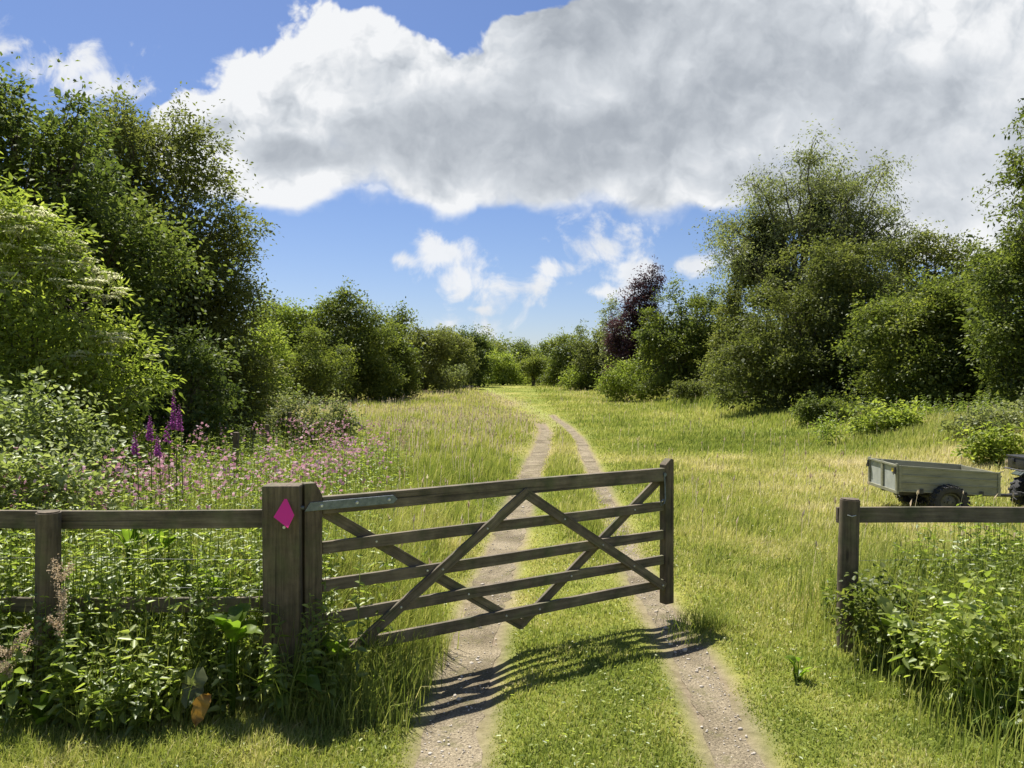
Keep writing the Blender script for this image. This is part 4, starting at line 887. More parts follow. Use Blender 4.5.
# logs lying at the far end of the field
lg = px2w(459, 384, 95); s = Solid()
s.tube([(-1.6, 0, 0.30), (-0.6, 0.1, 0.34), (0.5, 0, 0.30), (1.8, -0.1, 0.26)], 0.28, 9); s.tube([(-0.3, 0, 0.4), (0.1, 0.1, 0.75), (0.3, 0.3, 0.95)], 0.09, 7)
o = s.build('fallen_log', M['bark'], smooth=True); o.location = (lg[0], 95, float(gz(lg[0], 95))); tag(o, 'dark fallen log lying at the far left end of the field', 'log')

# ------------------------------------------------------------------ grass
def blades(rng, x, y, h, w, tint, lean=0.35, wind=(0.12, -0.05), z=None):
    n = len(x); z = gz(x, y) if z is None else z
    P = np.stack([x, y, z - 0.01], 1)
    a = rng.uniform(0, 6.283, n); sd = np.stack([np.cos(a), np.sin(a), 0 * a], 1)
    b = rng.uniform(0, 6.283, n); ln = np.stack([np.cos(b), np.sin(b), 0 * b], 1) * (lean * np.abs(rng.normal(0, 1, n)))[:, None] + np.array([wind[0], wind[1], 0])
    h = h[:, None]; w = w[:, None]
    up = np.array([0, 0, 1.0])
    m = P + (up * 0.58 + ln * 0.30) * h; tp = P + (up * (1 - 0.35 * np.minimum((ln ** 2).sum(1), 1.4))[:, None] + ln * 0.95) * h
    V = np.stack([P - sd * w / 2, P + sd * w / 2, m + sd * w * 0.38, m - sd * w * 0.38, tp], 1).reshape(-1, 3)
    k = 5 * np.arange(n)[:, None]
    return V, k + np.array([[0, 1, 2, 3]]), k + np.array([[3, 2, 4]]), np.repeat(tint, 5)

def spread_xy(rng, n, d0, d1, margin=1.0, k=0.74):
    y = np.exp(rng.uniform(math.log(d0), math.log(d1), n)); x = rng.uniform(-1, 1, n) * (k * y + margin); return x, y
rng = np.random.default_rng(21)
UNDER_L = lambda x, y: (1 - sstep(-1.25, -0.75, x - 0.25 * (y - 4.6))) * sstep(4.10, 4.35, y + 0.10 * np.sin(x * 5) + 0.1 * np.sin(x * 2.3)) * (1 - sstep(6.0, 6.6, y))
UNDER_R = lambda x, y: sstep(2.5, 2.75, x - 0.10 * np.sin(y * 6) - 0.25 * np.maximum(0, 4.9 - y) ) * (1 - sstep(6.0, 6.6, y))
def sward(x, y):
    """height of the grass by place"""
    n1 = fbm(x * 0.5 + 40, y * 0.5 + 3, 3); n2 = fbm(x * 2.3, y * 2.3 + 11, 2)
    xl = np.where(y < 30, lerp_track(TL, np.minimum(y, 33))[0], lerp_track(TF, y)[0] - lerp_track(TF, y)[1])
    xl = xl + sstep(8, 20, y) * 1.6 * (fbm(x * 0.3 + 8, y * 0.25 + 4, 3) - 0.5)
    left = 1 - sstep(-0.75 - 0.05 * np.minimum(y, 40), -0.05, x - xl)
    front = sstep(4.6, 6.3, y + 0.35 * np.clip(-x - 0.6, 0, 2))
    n4 = fbm(x * 4.3 + 9, y * 4.3 + 1, 2)
    h = 0.022 + 0.035 * n2 + 0.05 * np.clip(n4 - 0.5, 0, 1)
    lh = left * front * (0.10 + 0.44 * n1 * (0.55 + 0.9 * n2)) * sstep(5.0, 9, y) * (1 - 0.45 * sstep(30, 70, y))
    rt = sstep(0.1, 1.0, x - lerp_track(TR, y)[0]) * sstep(5.0, 8.5, y) * (0.03 + 0.13 * n1)
    rt = rt + 0.16 * sstep(8.5, 13, x) * sstep(14, 20, y) * n1 * 2
    ce = (1 - sstep(0.3, 0.6, np.abs(x - lerp_track(TF, y)[0]))) * sstep(7.5, 10, y) * (1 - sstep(28, 34, y)) * 0.30 * n1
    edge = left * (1 - sstep(-0.2, 0.3, x - lerp_track(TL, y)[0])) * 0.05
    return h + np.maximum.reduce([lh, rt, ce, edge + 0 * x])
def grow(n, d0, d1, hk=1.0, wk=1.0, margin=1.0):
    x, y = spread_xy(rng, n, d0, d1, margin)
    rd = rut_dist(x, y); keep = rd > 0.05 * rng.normal(0, 1, n) - 0.02 + 0.46 * (fbm(x * 3.2, y * 3.2, 3) - 0.47)
    keep |= (rng.random(n) < 0.40 * sstep(0.44, 0.64, fbm(x * 2.6 + 4, y * 2.6, 3)) * np.where(x > 0, 1.7, 1.0))
    keep &= ~((np.abs(x - PX) < 0.11) & (np.abs(y - PY) < 0.1))
    x, y = x[keep], y[keep]
    h = sward(x, y) * rng.uniform(0.55, 1.25, len(x)) * hk * (1 + 0.012 * np.maximum(y - 20, 0))
    h = h * (0.28 + 0.72 * sstep(-0.02, 0.3, rut_dist(x, y)))
    t = tone(x, y); t = np.clip(t + rng.normal(0, 0.10, len(x)) + 0.02 + 0.30 * (rng.random(len(x)) < 0.11), 0, 1)
    t = np.clip(t + 0.12 * pinkness(x, y), 0, 1)
    w = (0.0042 + 0.00085 * y) * wk * rng.uniform(0.7, 1.3, len(x))
    return blades(rng, x, y, h, w, t, lean=np.where(h > 0.15, 0.28, 0.6))
gg = Geo()
for args in ((330000, 3.2, 9.0), (270000, 8.0, 26.0), (150000, 24.0, 75.0), (60000, 70.0, 140.0)):
    V, Q, T, t = grow(*args); gg.add(V, Q, T, t)
tag(gg.build('grass', M['grass']), label='green and straw-coloured grass covering the whole meadow', cat='grass', kind='stuff')

# clover, plantain and thatch in the short turf
x, y = spread_xy(rng, 26000, 3.3, 13); k = (rut_dist(x, y) > 0.12) & (sward(x, y) < 0.14) & (rng.random(len(x)) < 0.15 + 1.5 * np.clip(fbm(x * 1.9 + 60, y * 1.9, 3) - 0.48, 0, 1)); x, y = x[k], y[k]; m = len(x)
a = rng.uniform(0, 6.28, m); P = np.stack([x, y, gz(x, y) + rng.uniform(0.015, 0.05, m)], 1); g = Geo()
V, Q = ovate(P, unit(np.stack([np.cos(a), np.sin(a), rng.uniform(0, 0.5, m)], 1)), unit(rng.normal(0, 0.3, (m, 3)) + [0, 0, 1]), rng.uniform(0.014, 0.034, m), rng.uniform(0.010, 0.018, m)); g.add(V, Q, tint=np.repeat(np.clip(rng.normal(0.8, 0.25, m), 0, 1), 6))
tag(g.build('turf_weeds', M['leaf_nettle']), label='clover and plantain leaves in the short turf around the gate', cat='ground cover', kind='stuff')
x, y = spread_xy(rng, 2600, 4.5, 14); k = (rut_dist(x, y) > 0.1) & (rng.random(len(x)) < 3 * np.clip(fbm(x * .9 + 20, y * .9, 3) - 0.45, 0, 1)); x, y = x[k], y[k]; m = len(x); g = Geo()
P = np.stack([x, y, gz(x, y) + sward(x, y) + 0.03], 1); nr = unit(rng.normal(0, 0.4, (m, 3)) + [0, 0, 1]); ax = unit(np.cross(nr, rng.normal(0, 1, (m, 3)))); V, Q = diamond(P - ax * 0.006, ax, nr, 0.013 + 0.0006 * y, 0.013 + 0.0006 * y); g.add(V, Q, tint=np.repeat(rng.random(m), 4))
tag(g.build('clover_flowers', M['flower_cream']), label='tiny pale clover heads dotted over the turf', cat='flowers', kind='stuff')

# flowering grass heads on thin stalks
def seedheads(n, d0, d1, where, hgt, width=1.0):
    x, y = spread_xy(rng, n, d0, d1); p = where(x, y); k = (rng.random(n) < p) & (rut_dist(x, y) > 0.12); x, y = x[k], y[k]; m = len(x)
    h = sward(x, y) * 0.85 + hgt * rng.uniform(0.6, 1.2, m)
    b = rng.uniform(0, 6.283, m); ln = np.stack([np.cos(b), np.sin(b), 0 * b], 1) * 0.18 * rng.random(m)[:, None] + np.array([0.06, -0.03, 1.0])
    P = np.stack([x, y, gz(x, y)], 1); tip = P + ln * h[:, None]
    w = (0.0016 + 0.00035 * y) * width
    g = Geo(); sd = np.array([1.0, 0, 0])
    V = np.stack([P - sd * w[:, None] / 2, P + sd * w[:, None] / 2, tip + sd * w[:, None] / 2, tip - sd * w[:, None] / 2], 1); g.add(V, np.arange(4 * m).reshape(-1, 4), tint=0.8)
    for r_ in range(2):
        ax = unit(ln + rng.normal(0, 0.12, (m, 3))); nr = unit(rng.normal(0, 1, (m, 3)))
        L = rng.uniform(0.05, 0.11, m) * (1 + 0.01 * y); V, Q = diamond(tip - ax * 0.02, ax, nr, L, L * 0.22 + 0.0006 * y); g.add(V, Q, tint=np.repeat(np.clip(rng.normal(0.5, 0.25, m), 0, 1), 4))
    return g
lefty = lambda x, y: (1 - sstep(-1.6, 0.2, x - np.where(y < 30, lerp_track(TL, np.minimum(y, 33))[0], lerp_track(TF, y)[0] - lerp_track(TF, y)[1])))
g = seedheads(26000, 5.5, 125, lambda x, y: np.clip(lefty(x, y) * (0.18 + 0.9 * pinkness(x, y)) * sstep(6, 9, y) + 0.05 * sstep(0.6, 1.6, x - lerp_track(TR, y)[0]) * sstep(6, 9, y) + 0.6 * pinkness(x, y), 0, 1), 0.26)
tag(g.build('grass_seed_heads', M['seed']), label='buff and pinkish flowering grass heads above the meadow', cat='grass', kind='stuff')

# ------------------------------------------------------------------ leafy undergrowth
def leafy_stems(rng, x, y, h, K=9, leaf=0.075, asp=0.5, start=0.15, lean=0.12, tc=(0.5, 0.22), scale_d=True):
    """upright stems with crossed pairs of toothed leaves"""
    n = len(x); B = np.stack([x, y, gz(x, y)], 1); b = rng.uniform(0, 6.283, n)
    ln = np.stack([np.cos(b), np.sin(b), 0 * b], 1) * (lean * rng.random(n))[:, None]
    f = np.linspace(start, 1, K); g = Geo()
    pos = B[:, None] + (np.array([0, 0, 1.0]) * f[None, :, None] + ln[:, None] * (f ** 2)[None, :, None]) * h[:, None, None]
    tcn = np.clip(rng.normal(tc[0], tc[1], n), 0, 1)
    for s_ in (-1, 1):
        a = b[:, None] + (np.arange(K) * math.pi / 2)[None] + rng.normal(0, 0.45, (n, K))
        ax = np.stack([np.cos(a) * s_, np.sin(a) * s_, 0.25 - 0.75 * (1 - f)[None] * np.ones((n, 1)) + rng.normal(0, 0.38, (n, K))], -1)
        nr = np.array([0, 0, 1.0]) + rng.normal(0, 0.42, (n, K, 3))
        L = leaf * (0.35 + 0.95 * np.sin(np.pi * (0.2 + 0.72 * f)))[None] * rng.uniform(0.75, 1.25, (n, K))
        V, Q = ovate(pos.reshape(-1, 3), unit(ax).reshape(-1, 3), unit(nr).reshape(-1, 3), L.ravel(), L.ravel() * asp)
        g.add(V, Q, tint=np.repeat(np.clip(np.repeat(tcn, K) + rng.normal(0, 0.1, n * K), 0, 1), 6))
    w = 0.004; 
    for sd in (np.array([w, 0, 0]), np.array([0, w, 0])):
        top = pos[:, -1]; V = np.stack([B - sd, B + sd, top + sd * .5, top - sd * .5], 1); g.add(V, np.arange(4 * n).reshape(-1, 4), tint=0.15)
    return g
def in_region(rng, n, x0, x1, y0, y1, f):
    x = rng.uniform(x0, x1, n); y = rng.uniform(y0, y1, n); k = rng.random(n) < f(x, y)
    k &= ~((np.abs(x - PX) < 0.15) & (np.abs(y - PY) < 0.14)); k &= ~((np.abs(x + 1.62) < 0.17) & (np.abs(y - 4.30) < 0.20)) | (rng.random(n) < 0.2); return x[k], y[k]
rng = np.random.default_rng(5)
# left: nettles under and in front of the fence, tall grass among them
x, y = in_region(rng, 2700, -4.6, -0.55, 4.0, 6.0, lambda x, y: UNDER_L(x, y) * (0.45 + 0.55 * (1 - sstep(4.7, 5.4, y))) * (1 - 0.85 * sstep(-1.5, -1.2, x) * sstep(4.75, 5.0, y)))
h = (0.42 + 0.52 * sstep(4.15, 4.9, y)) * rng.uniform(0.5, 1.2, len(x)) * (1 - 0.35 * sstep(-1.25, -0.8, x))
g = leafy_stems(rng, x, y, h, 10, 0.056, tc=(0.6, 0.28))
tag(g.build('nettle_undergrowth', M['leaf_nettle']), label='nettles and weeds crowding the bottom of the left fence', cat='undergrowth', kind='stuff')
x, y = in_region(rng, 34000, -4.8, -0.40, 3.9, 6.3, lambda x, y: UNDER_L(x + 0.0, y - 0.05) * np.clip(2.6 * (fbm(x * 2.2 + 3, y * 2.2, 3) - 0.25), 0.15, 1))
x3, y3 = in_region(rng, 16000, -6.5, -0.7, 5.0, 8.5, lambda x, y: (1 - sstep(-1.0, -0.6, x)) * 0.9)
x2, y2 = in_region(rng, 9000, -1.3, -0.35, 4.15, 5.6, lambda x, y: (1 - sstep(-0.95, -0.45, x - 0.1 * (y - 4.4))) * 0.6)
x = np.r_[x, x2, x3]; y = np.r_[y, y2, y3]
h = rng.uniform(0.2, 0.72, len(x)) * (0.5 + 0.5 * sstep(4.05, 4.5, y)) * np.where(x > -1.25, 0.62, 1) * (1 + 0.5 * sstep(5, 6, y))
V, Q, T, t = blades(rng, x, y, h, rng.uniform(0.004, 0.009, len(x)), np.clip(rng.normal(0.30, 0.16, len(x)) + 0.12 * sstep(4.8, 5.4, y), 0, 1), lean=0.4)
gg = Geo(); gg.add(V, Q, T, t)
# right: taller grass and weeds round the right post
x, y = in_region(rng, 22000, 2.0, 5.2, 3.6, 7.0, lambda x, y: np.clip(UNDER_R(x, y) + 0.25 * sstep(2.0, 2.6, x), 0, 1))
h = rng.uniform(0.22, 0.85, len(x)) * (0.45 + 0.55 * sstep(2.3, 3.0, x))
V, Q, T, t = blades(rng, x, y, h, rng.uniform(0.004, 0.009, len(x)), np.clip(rng.normal(0.34, 0.14, len(x)), 0, 1), lean=0.33); gg.add(V, Q, T, t)
tag(gg.build('tall_grass', M['grass']), label='long unmown grass around the fence posts', cat='grass', kind='stuff')
x, y = in_region(rng, 1900, 2.3, 5.4, 3.5, 6.4, UNDER_R)
h = (0.36 + 0.46 * sstep(2.7, 3.6, x)) * rng.uniform(0.6, 1.2, len(x))
g = leafy_stems(rng, x, y, h, 10, 0.058, tc=(0.55, 0.25))
tag(g.build('nettle_undergrowth', M['leaf_nettle']), label='nettles and weeds growing along the right fence', cat='undergrowth', kind='stuff')
# behind the left fence: waist-high flowering weeds
campion = lambda x, y: (1 - sstep(-1.9, -0.9, x + 0.10 * (y - 6))) * sstep(5.4, 6.2, y) * (1 - sstep(15, 18.5, y))
x, y = spread_xy(rng, 14000, 5.6, 22); k = rng.random(len(x)) < campion(x, y) * (x < 0); x, y = x[k], y[k]
h = (0.72 + 0.40 * fbm(x * .7, y * .7, 2)) * rng.uniform(0.55, 1.15, len(x)) * (0.85 + 0.15 * sstep(6, 9, y))
g = leafy_stems(rng, x, y, h, 8, 0.052, 0.42, tc=(0.62, 0.28)); 
tag(g.build('weed_undergrowth', M['leaf_nettle']), label='leafy green weeds filling the meadow corner behind the left fence', cat='undergrowth', kind='stuff')
x, y = in_region(rng, 2600, 9, 21, 17, 48, lambda x, y: sstep(0, 2.5, x - (13.2 - 0.02 * (y - 20) ** 1.2)) * 0.9)
g = leafy_stems(rng, x, y, rng.uniform(0.3, 0.9, len(x)), 8, 0.095, 0.45, tc=(0.35, 0.3))
tag(g.build('weed_undergrowth', M['leaf_nettle']), label='rank weeds on the bank under the right hedge', cat='undergrowth', kind='stuff')
# campion flowers: small pink five-petalled heads on forked stalks
x, y = spread_xy(rng, 4300, 6.0, 22); k = (rng.random(len(x)) < campion(x, y) * np.clip(3.2 * (fbm(x * .8 + 8, y * .5, 3) - 0.36), 0.04, 1)) & (x < 0); x, y = x[k], y[k]; m = len(x)
h = 0.78 + 0.40 * rng.random(m); g = Geo()
B = np.stack([x, y, gz(x, y)], 1); top = B + np.stack([rng.normal(0, 0.06, m), rng.normal(0, 0.06, m), h], 1)
V = np.stack([B + [-.0025, 0, 0], B + [.0025, 0, 0], top + [.0015, 0, 0], top - [.0015, 0, 0]], 1); gs = Geo(); gs.add(V, np.arange(4 * m).reshape(-1, 4), tint=0.2)
for hd in range(5):
    C = top + rng.normal(0, 0.05, (m, 3)) * [1, 1, 1.2]; fn = unit(rng.normal(0, 0.7, (m, 3)) + [0.0, -0.2, 0.7]); t0 = np.clip(rng.normal(0.5, 0.3, m), 0, 1)
    u_ = unit(np.cross(fn, [0.3, 0.9, 0.1])); v_ = np.cross(fn, u_)
    for p in range(5):
        a = p * 1.2566; ax = u_ * math.cos(a) + v_ * math.sin(a)
        V, Q = diamond(C, ax, fn, 0.017 + 0.0007 * y, 0.015 + 0.0007 * y); g.add(V, Q, tint=np.repeat(t0, 4))
tag(g.build('pink_flowers', M['flower_pink']), label='drift of small pink campion flowers in the meadow corner', cat='flowers', kind='stuff')
tag(gs.build('flower_stalks', M['leaf_nettle']), label='thin stalks of the pink flowers behind the left fence', cat='flowers', kind='stuff')

# ------------------------------------------------------------------ single plants
def foxglove(px, top, bot, d, label, seed, bells=34):
    rng = np.random.default_rng(seed); b = px2w(px, bot, d); t = px2w(px + rng.normal(0, 2), top, d); base = np.array([b[0], d, float(gz(b[0], d))])
    root = empty('foxglove', tuple(base), label, 'foxglove', 'purple foxgloves behind the left fence')
    g = Geo(); n = 8; s_ = np.linspace(0, 1, n)[:, None]; P = base * (1 - s_) + t * s_ + np.array([0.03, 0, 0]) * np.sin(s_ * 3); V, Q = tube(P, np.linspace(0.008, 0.003, n), 5); g.add(V, Q, tint=0.3)
    m = 14; c = base + (t - base) * rng.uniform(0.02, 0.45, m)[:, None]; a = rng.uniform(0, 6.28, m); ax = np.stack([np.cos(a), np.sin(a), 0.3 + 0 * a], 1)
    V, Q = ovate(c, unit(ax), np.tile([0, 0, 1.0], (m, 1)), rng.uniform(0.1, 0.2, m), rng.uniform(0.04, 0.07, m)); g.add(V, Q, tint=np.repeat(rng.random(m), 6))
    g.build('stem', M['leaf_nettle'], root, origin=base)
    g = Geo(); z0 = b[2]; H = t[2] - z0
    for k in range(bells):
        f = k / bells; z = z0 + H * f; a = k * 2.399; L = 0.040 * (1 - 0.78 * f); r = 0.0145 * (1 - 0.72 * f)
        ctr = base + (t - base) * ((z - base[2]) / (t[2] - base[2])); dr = unit(np.array([math.cos(a), math.sin(a), -0.75]))
        V, Q = tube(ctr + dr * np.linspace(0.006, L, 4)[:, None], np.array([0.35, 0.75, 0.85, 1.15]) * r, 7); g.add(V, Q, tint=rng.random())
    g.build('flower_spike', M['flower_purple'], root, origin=base)
foxglove(173, 388, 427, 7.0, 'tallest purple foxglove spike, in the middle of the group', 1, 44)
foxglove(179, 403, 428, 7.2, 'purple foxglove close behind the tallest one, to its right', 2, 30)
foxglove(146, 414, 438, 6.9, 'bright purple foxglove standing alone left of the tallest one', 3, 30)
foxglove(136, 430, 452, 6.7, 'dull faded foxglove at the left end of the group', 4, 22)
foxglove(159, 434, 454, 6.8, 'short purple foxglove at the foot of the tallest one', 5, 26)
foxglove(165, 420, 440, 7.3, 'thin pale foxglove between the tallest and the short one', 6, 14)

def dock(px, py, d, label, n, L, W, seed, droop=0.45, group=None, mat='leaf_dock', name='dock_plant', up=0.9):
    rng = np.random.default_rng(seed); x = (px - CX) / F_PX * d; base = np.array([x, d, float(gz(x, d))]); z = px2w(px, py, d)[2]
    root = empty(name, tuple(base), label, 'plant', group)
    top = np.array([x, d, z])
    for k in range(n):
        a = k * 2.399 + rng.normal(0, 0.3); o = np.array([math.cos(a), math.sin(a), 0])
        P = (base * 0.25 + top * 0.75 + o * 0.02 + np.array([0, 0, rng.uniform(-0.12, 0.04)]))[None]; ax = unit((o * rng.uniform(0.3, 0.9) + np.array([0, 0, up]))[None]); nr = unit(np.cross(np.cross(ax, [0, 0, 1.0]), ax) + 1e-3 + rng.normal(0, 0.15, (1, 3)))
        g = Geo(); V, Q, m = strap(P, ax, nr, L * rng.uniform(0.7, 1.2), W * rng.uniform(0.75, 1.2), droop * rng.uniform(0.4, 1.4), 7, 0.05, rng); g.add(V, Q, tint=np.clip(rng.normal(0.5, 0.3), 0, 1))
        V, Q = tube([base + o * 0.01, base * 0.5 + P[0] * 0.5 + o * 0.01, P[0]], 0.004, 4); g.add(V, Q, tint=0.1)
        g.build('leaf', M[mat], root, smooth=True, origin=base)
    return root
dock(130, 496, 5.25, 'bright lettuce-like dock plant behind the left fence rail', 10, 0.26, 0.075, 1, 0.3)
dock(158, 498, 5.3, 'bright dock plant with upright leaves right of the lettuce-like one', 10, 0.26, 0.08, 2, 0.4)
dock(215, 552, 5.0, 'broad-leaved dock under the left rail near the gate post', 8, 0.27, 0.10, 3, 0.5)
dock(232, 602, 4.34, 'tall burdock with sunlit leaves beside the gate post', 13, 0.22, 0.115, 4, 0.42, up=0.85)
dock(292, 668, 4.32, 'low dock with a broad dark leaf at the foot of the gate post', 7, 0.24, 0.13, 5, 0.8, up=0.5)
dock(335, 622, 4.5, 'small dock with yellowish leaves under the gate hinge', 6, 0.16, 0.07, 6, 0.6)
dock(42, 700, 4.2, 'dark broad-leaved dock at the lower left, below the round fence post', 7, 0.20, 0.11, 8, 0.6)
dock(797, 660, 4.9, 'small round-leaved dock alone in the short grass by the right post', 7, 0.11, 0.06, 9, 0.5)
dock(893, 600, 5.0, 'broad-leaved dock climbing around the right fence post', 8, 0.20, 0.12, 10, 0.5, mat='leaf_nettle')
dock(1000, 700, 4.2, 'coarse leafy weed in the lower right corner', 9, 0.30, 0.10, 11, 0.6)
def withered(px, py, d, L, W, seed, label, tint):
    rng = np.random.default_rng(seed); p = px2w(px, py, d); V, Q, m = strap(np.zeros((1, 3)), unit(np.array([[-0.25, -0.35, -0.85]])), unit(np.array([[0.3, -0.9, 0.3]])), L, W, 0.1, 8, 0.20, rng); V = V + rng.normal(0, 0.006, V.shape)
    g = Geo(); g.add(V + p, Q, tint=np.clip((tint if tint < 0.9 else 0.4) + rng.normal(0, 0.12, len(V)), 0, 1)); o = g.build('withered_leaf', M['leaf_dead' if tint < 0.9 else 'leaf_pale'], smooth=True, origin=tuple(p)); tag(o, label, 'leaf')
withered(207, 692, 4.14, 0.17, 0.085, 3, 'withered orange-brown leaf hanging low in the nettles', 0.35)
withered(200, 668, 4.24, 0.20, 0.13, 8, 'pale curled leaf just above the orange-brown one', 0.95)

def weed(px, base_py_d, h, label, seed, name='nettle_plant', K=10, leaf=0.085, mat='leaf_nettle', tc=0.6):
    rng = np.random.default_rng(seed); d = base_py_d; x = (px - CX) / F_PX * d; g = leafy_stems(rng, np.array([x]), np.array([d]), np.array([h]), K, leaf, tc=(tc, 0.01), start=0.25)
    o = g.build(name, M[mat], origin=(x, d, float(gz(x, d)))); tag(o, label, 'plant', 'nettles standing out along the fences')
weed(142, 4.2, 0.56, 'single yellow-green nettle in front of the left fence, midway to the gate post', 1, tc=0.95)
weed(172, 4.45, 0.62, 'tall nettle right of the yellow-green one, under the lower rail', 2, tc=0.8)
weed(356, 4.42, 0.92, 'thin tall nettle growing up through the hinge end of the gate', 3, leaf=0.06, tc=0.4)
weed(60, 4.15, 0.52, 'nettle at the foot of the round left fence post', 4, tc=0.7)
weed(15, 4.2, 0.60, 'nettle at the left picture edge before the fence', 5, tc=0.5)
weed(905, 4.7, 0.72, 'nettle in front of the right rail, nearest to the end post', 6, tc=0.6)
weed(952, 4.4, 0.66, 'pale nettle in the right corner growth', 7, tc=0.95)
weed(1010, 4.6, 0.80, 'tall nettle at the right picture edge', 8, tc=0.6)
plant('bramble_bush', 'low bramble with pale leaves in the lower right corner', 'bush', 4.5, [(958, 650, 40, 24), (1010, 682, 40, 34)], 420, 0.05, M['leaf_nettle'], 960, stems=4, tr=0.008, part='foliage', asp=0.72, kind='ovate', per=9, cr=0.1, tint=(0.75, 0.25), up=1.4)
plant('bramble_bush', 'dark bramble clinging to the right fence post', 'bush', 5.25, [(880, 612, 30, 22), (902, 632, 22, 18), (860, 606, 13, 20)], 300, 0.042, M['leaf_mid'], 880, stems=3, tr=0.008, part='foliage', asp=0.72, kind='ovate', per=9, cr=0.08, tint=(0.5, 0.25), up=1.2)
def sorrel(px, d, top, label, seed):
    rng = np.random.default_rng(seed); x = (px - CX) / F_PX * d; base = np.array([x, d, float(gz(x, d))]); tp = px2w(px + rng.normal(0, 4), top, d)
    root = empty('sorrel_plant', tuple(base), label, 'plant', 'brown seeding sorrel')
    g = Geo(); V, Q = tube(bend(base, tp, 0.03, rng, 7), np.linspace(0.006, 0.003, 7), 5); g.add(V, Q, tint=0.3)
    m = 10; c = base + (tp - base) * rng.uniform(0.1, 0.6, m)[:, None]; a = rng.uniform(0, 6.28, m); V, Q = ovate(c, unit(np.stack([np.cos(a), np.sin(a), 0.2 + 0 * a], 1)), np.tile([0, 0, 1.0], (m, 1)), rng.uniform(0.06, 0.13, m), rng.uniform(0.02, 0.035, m)); g.add(V, Q, tint=np.repeat(rng.random(m), 6))
    g.build('stem', M['leaf_nettle'], root, origin=base)
    g = Geo()
    for b_ in range(7):
        f = rng.uniform(0.55, 0.9); s0 = base + (tp - base) * f; e = s0 + unit(np.array([rng.normal(0, 0.5), rng.normal(0, 0.5), 1.0])) * rng.uniform(0.10, 0.24)
        m = 120; u = rng.random(m)[:, None]; C = s0 * (1 - u) + e * u + rng.normal(0, 0.010, (m, 3)); nr = unit(rng.normal(0, 1, (m, 3))); ax = unit(np.cross(nr, rng.normal(0, 1, (m, 3))))
        V, Q = diamond(C, ax, nr, 0.012, 0.010); g.add(V, Q, tint=np.repeat(np.clip(rng.normal(0.1, 0.2, m), 0, 1), 4))
    g.build('seed_heads', M['seed'], root, origin=base)
sorrel(60, 4.2, 560, 'pale brown seeding sorrel in front of the round left fence post', 1)
sorrel(8, 4.15, 640, 'brown seeding sorrel at the lower left picture edge', 2)
sorrel(398, 14.0, 420, 'dark seeding dock spike standing in the meadow beyond the gate', 3)
# a dark tussock under the latch end of the gate
def tussock(px, d, n, h, label, tint, r=0.12):
    rng = np.random.default_rng(int(px)); x0 = (px - CX) / F_PX * d; x = x0 + rng.normal(0, r, n); y = d + rng.normal(0, r * .6, n)
    V, Q, T, t = blades(rng, x, y, rng.uniform(0.5, 1.1, n) * h, rng.uniform(0.003, 0.006, n), np.clip(rng.normal(tint, 0.1, n), 0, 1), lean=0.75)
    g = Geo(); g.add(V, Q, T, t); o = g.build('grass_tussock', M['grass'], origin=(x0, d, 0.0)); tag(o, label, 'grass tussock')
tussock(705, 6.0, 420, 0.24, 'wiry grass tussock at the foot of the latch end of the gate', 0.25)
tussock(690, 5.75, 160, 0.13, 'small thin grass tuft in the gate shadow', 0.35, 0.10)

# ------------------------------------------------------------------ sky, sun, camera
SUN_EL, SUN_AZ = R(63), R(-30)
w = bpy.data.worlds.new('World'); sc.world = w; w.use_nodes = True; t = w.node_tree; t.nodes.clear(); L = t.links.new
sky = N(t, 'ShaderNodeTexSky', sky_type='NISHITA'); sky.sun_disc = False; sky.sun_elevation = SUN_EL; sky.sun_rotation = SUN_AZ
sky.air_density = 1.0; sky.dust_density = 0.6; sky.ozone_density = 2.0; sky.altitude = 50
bs = N(t, 'ShaderNodeBackground'); bs.inputs[1].default_value = 0.060
hs = N(t, 'ShaderNodeHueSaturation'); hs.inputs['Saturation'].default_value = 1.14; L(sky.outputs[0], hs.inputs['Color'])
ct = N(t, 'ShaderNodeMix', data_type='RGBA', blend_type='MULTIPLY'); ct.inputs['Factor'].default_value = 1; L(hs.outputs[0], ct.inputs['A']); ct.inputs['B'].default_value = (1.0, 0.97, 1.12, 1); L(ct.outputs['Result'], bs.inputs[0])
tc = N(t, 'ShaderNodeTexCoord'); sx = N(t, 'ShaderNodeSeparateXYZ'); L(tc.outputs['Generated'], sx.inputs[0])
def mth(op, a, b=None, c=None, clamp=False):
    n = N(t, 'ShaderNodeMath', operation=op, use_clamp=clamp)
    for i_, v in enumerate((a, b, c)):
        if v is None: continue
        if isinstance(v, (int, float)): n.inputs[i_].default_value = v
        else: L(v, n.inputs[i_])
    return n.outputs[0]
ya = mth('MAXIMUM', mth('ABSOLUTE', sx.outputs[1]), 0.12)
cb = N(t, 'ShaderNodeCombineXYZ'); L(mth('DIVIDE', sx.outputs[0], ya), cb.inputs[0]); L(mth('DIVIDE', sx.outputs[2], ya), cb.inputs[1])
UV = cb.outputs[0]
def noise(vec, scale, det=6, rough=0.55, off=(0, 0, 0), dist=0.0):
    mp = N(t, 'ShaderNodeMapping'); mp.inputs['Location'].default_value = off; mp.inputs['Scale'].default_value = (scale, scale, scale); L(vec, mp.inputs['Vector'])
    n = N(t, 'ShaderNodeTexNoise', noise_dimensions='2D'); n.inputs['Scale'].default_value = 1; n.inputs['Detail'].default_value = det; n.inputs['Roughness'].default_value = rough; n.inputs['Distortion'].default_value = dist
    L(mp.outputs[0], n.inputs['Vector']); return n
wn = noise(UV, 5.0, 3, 0.5)
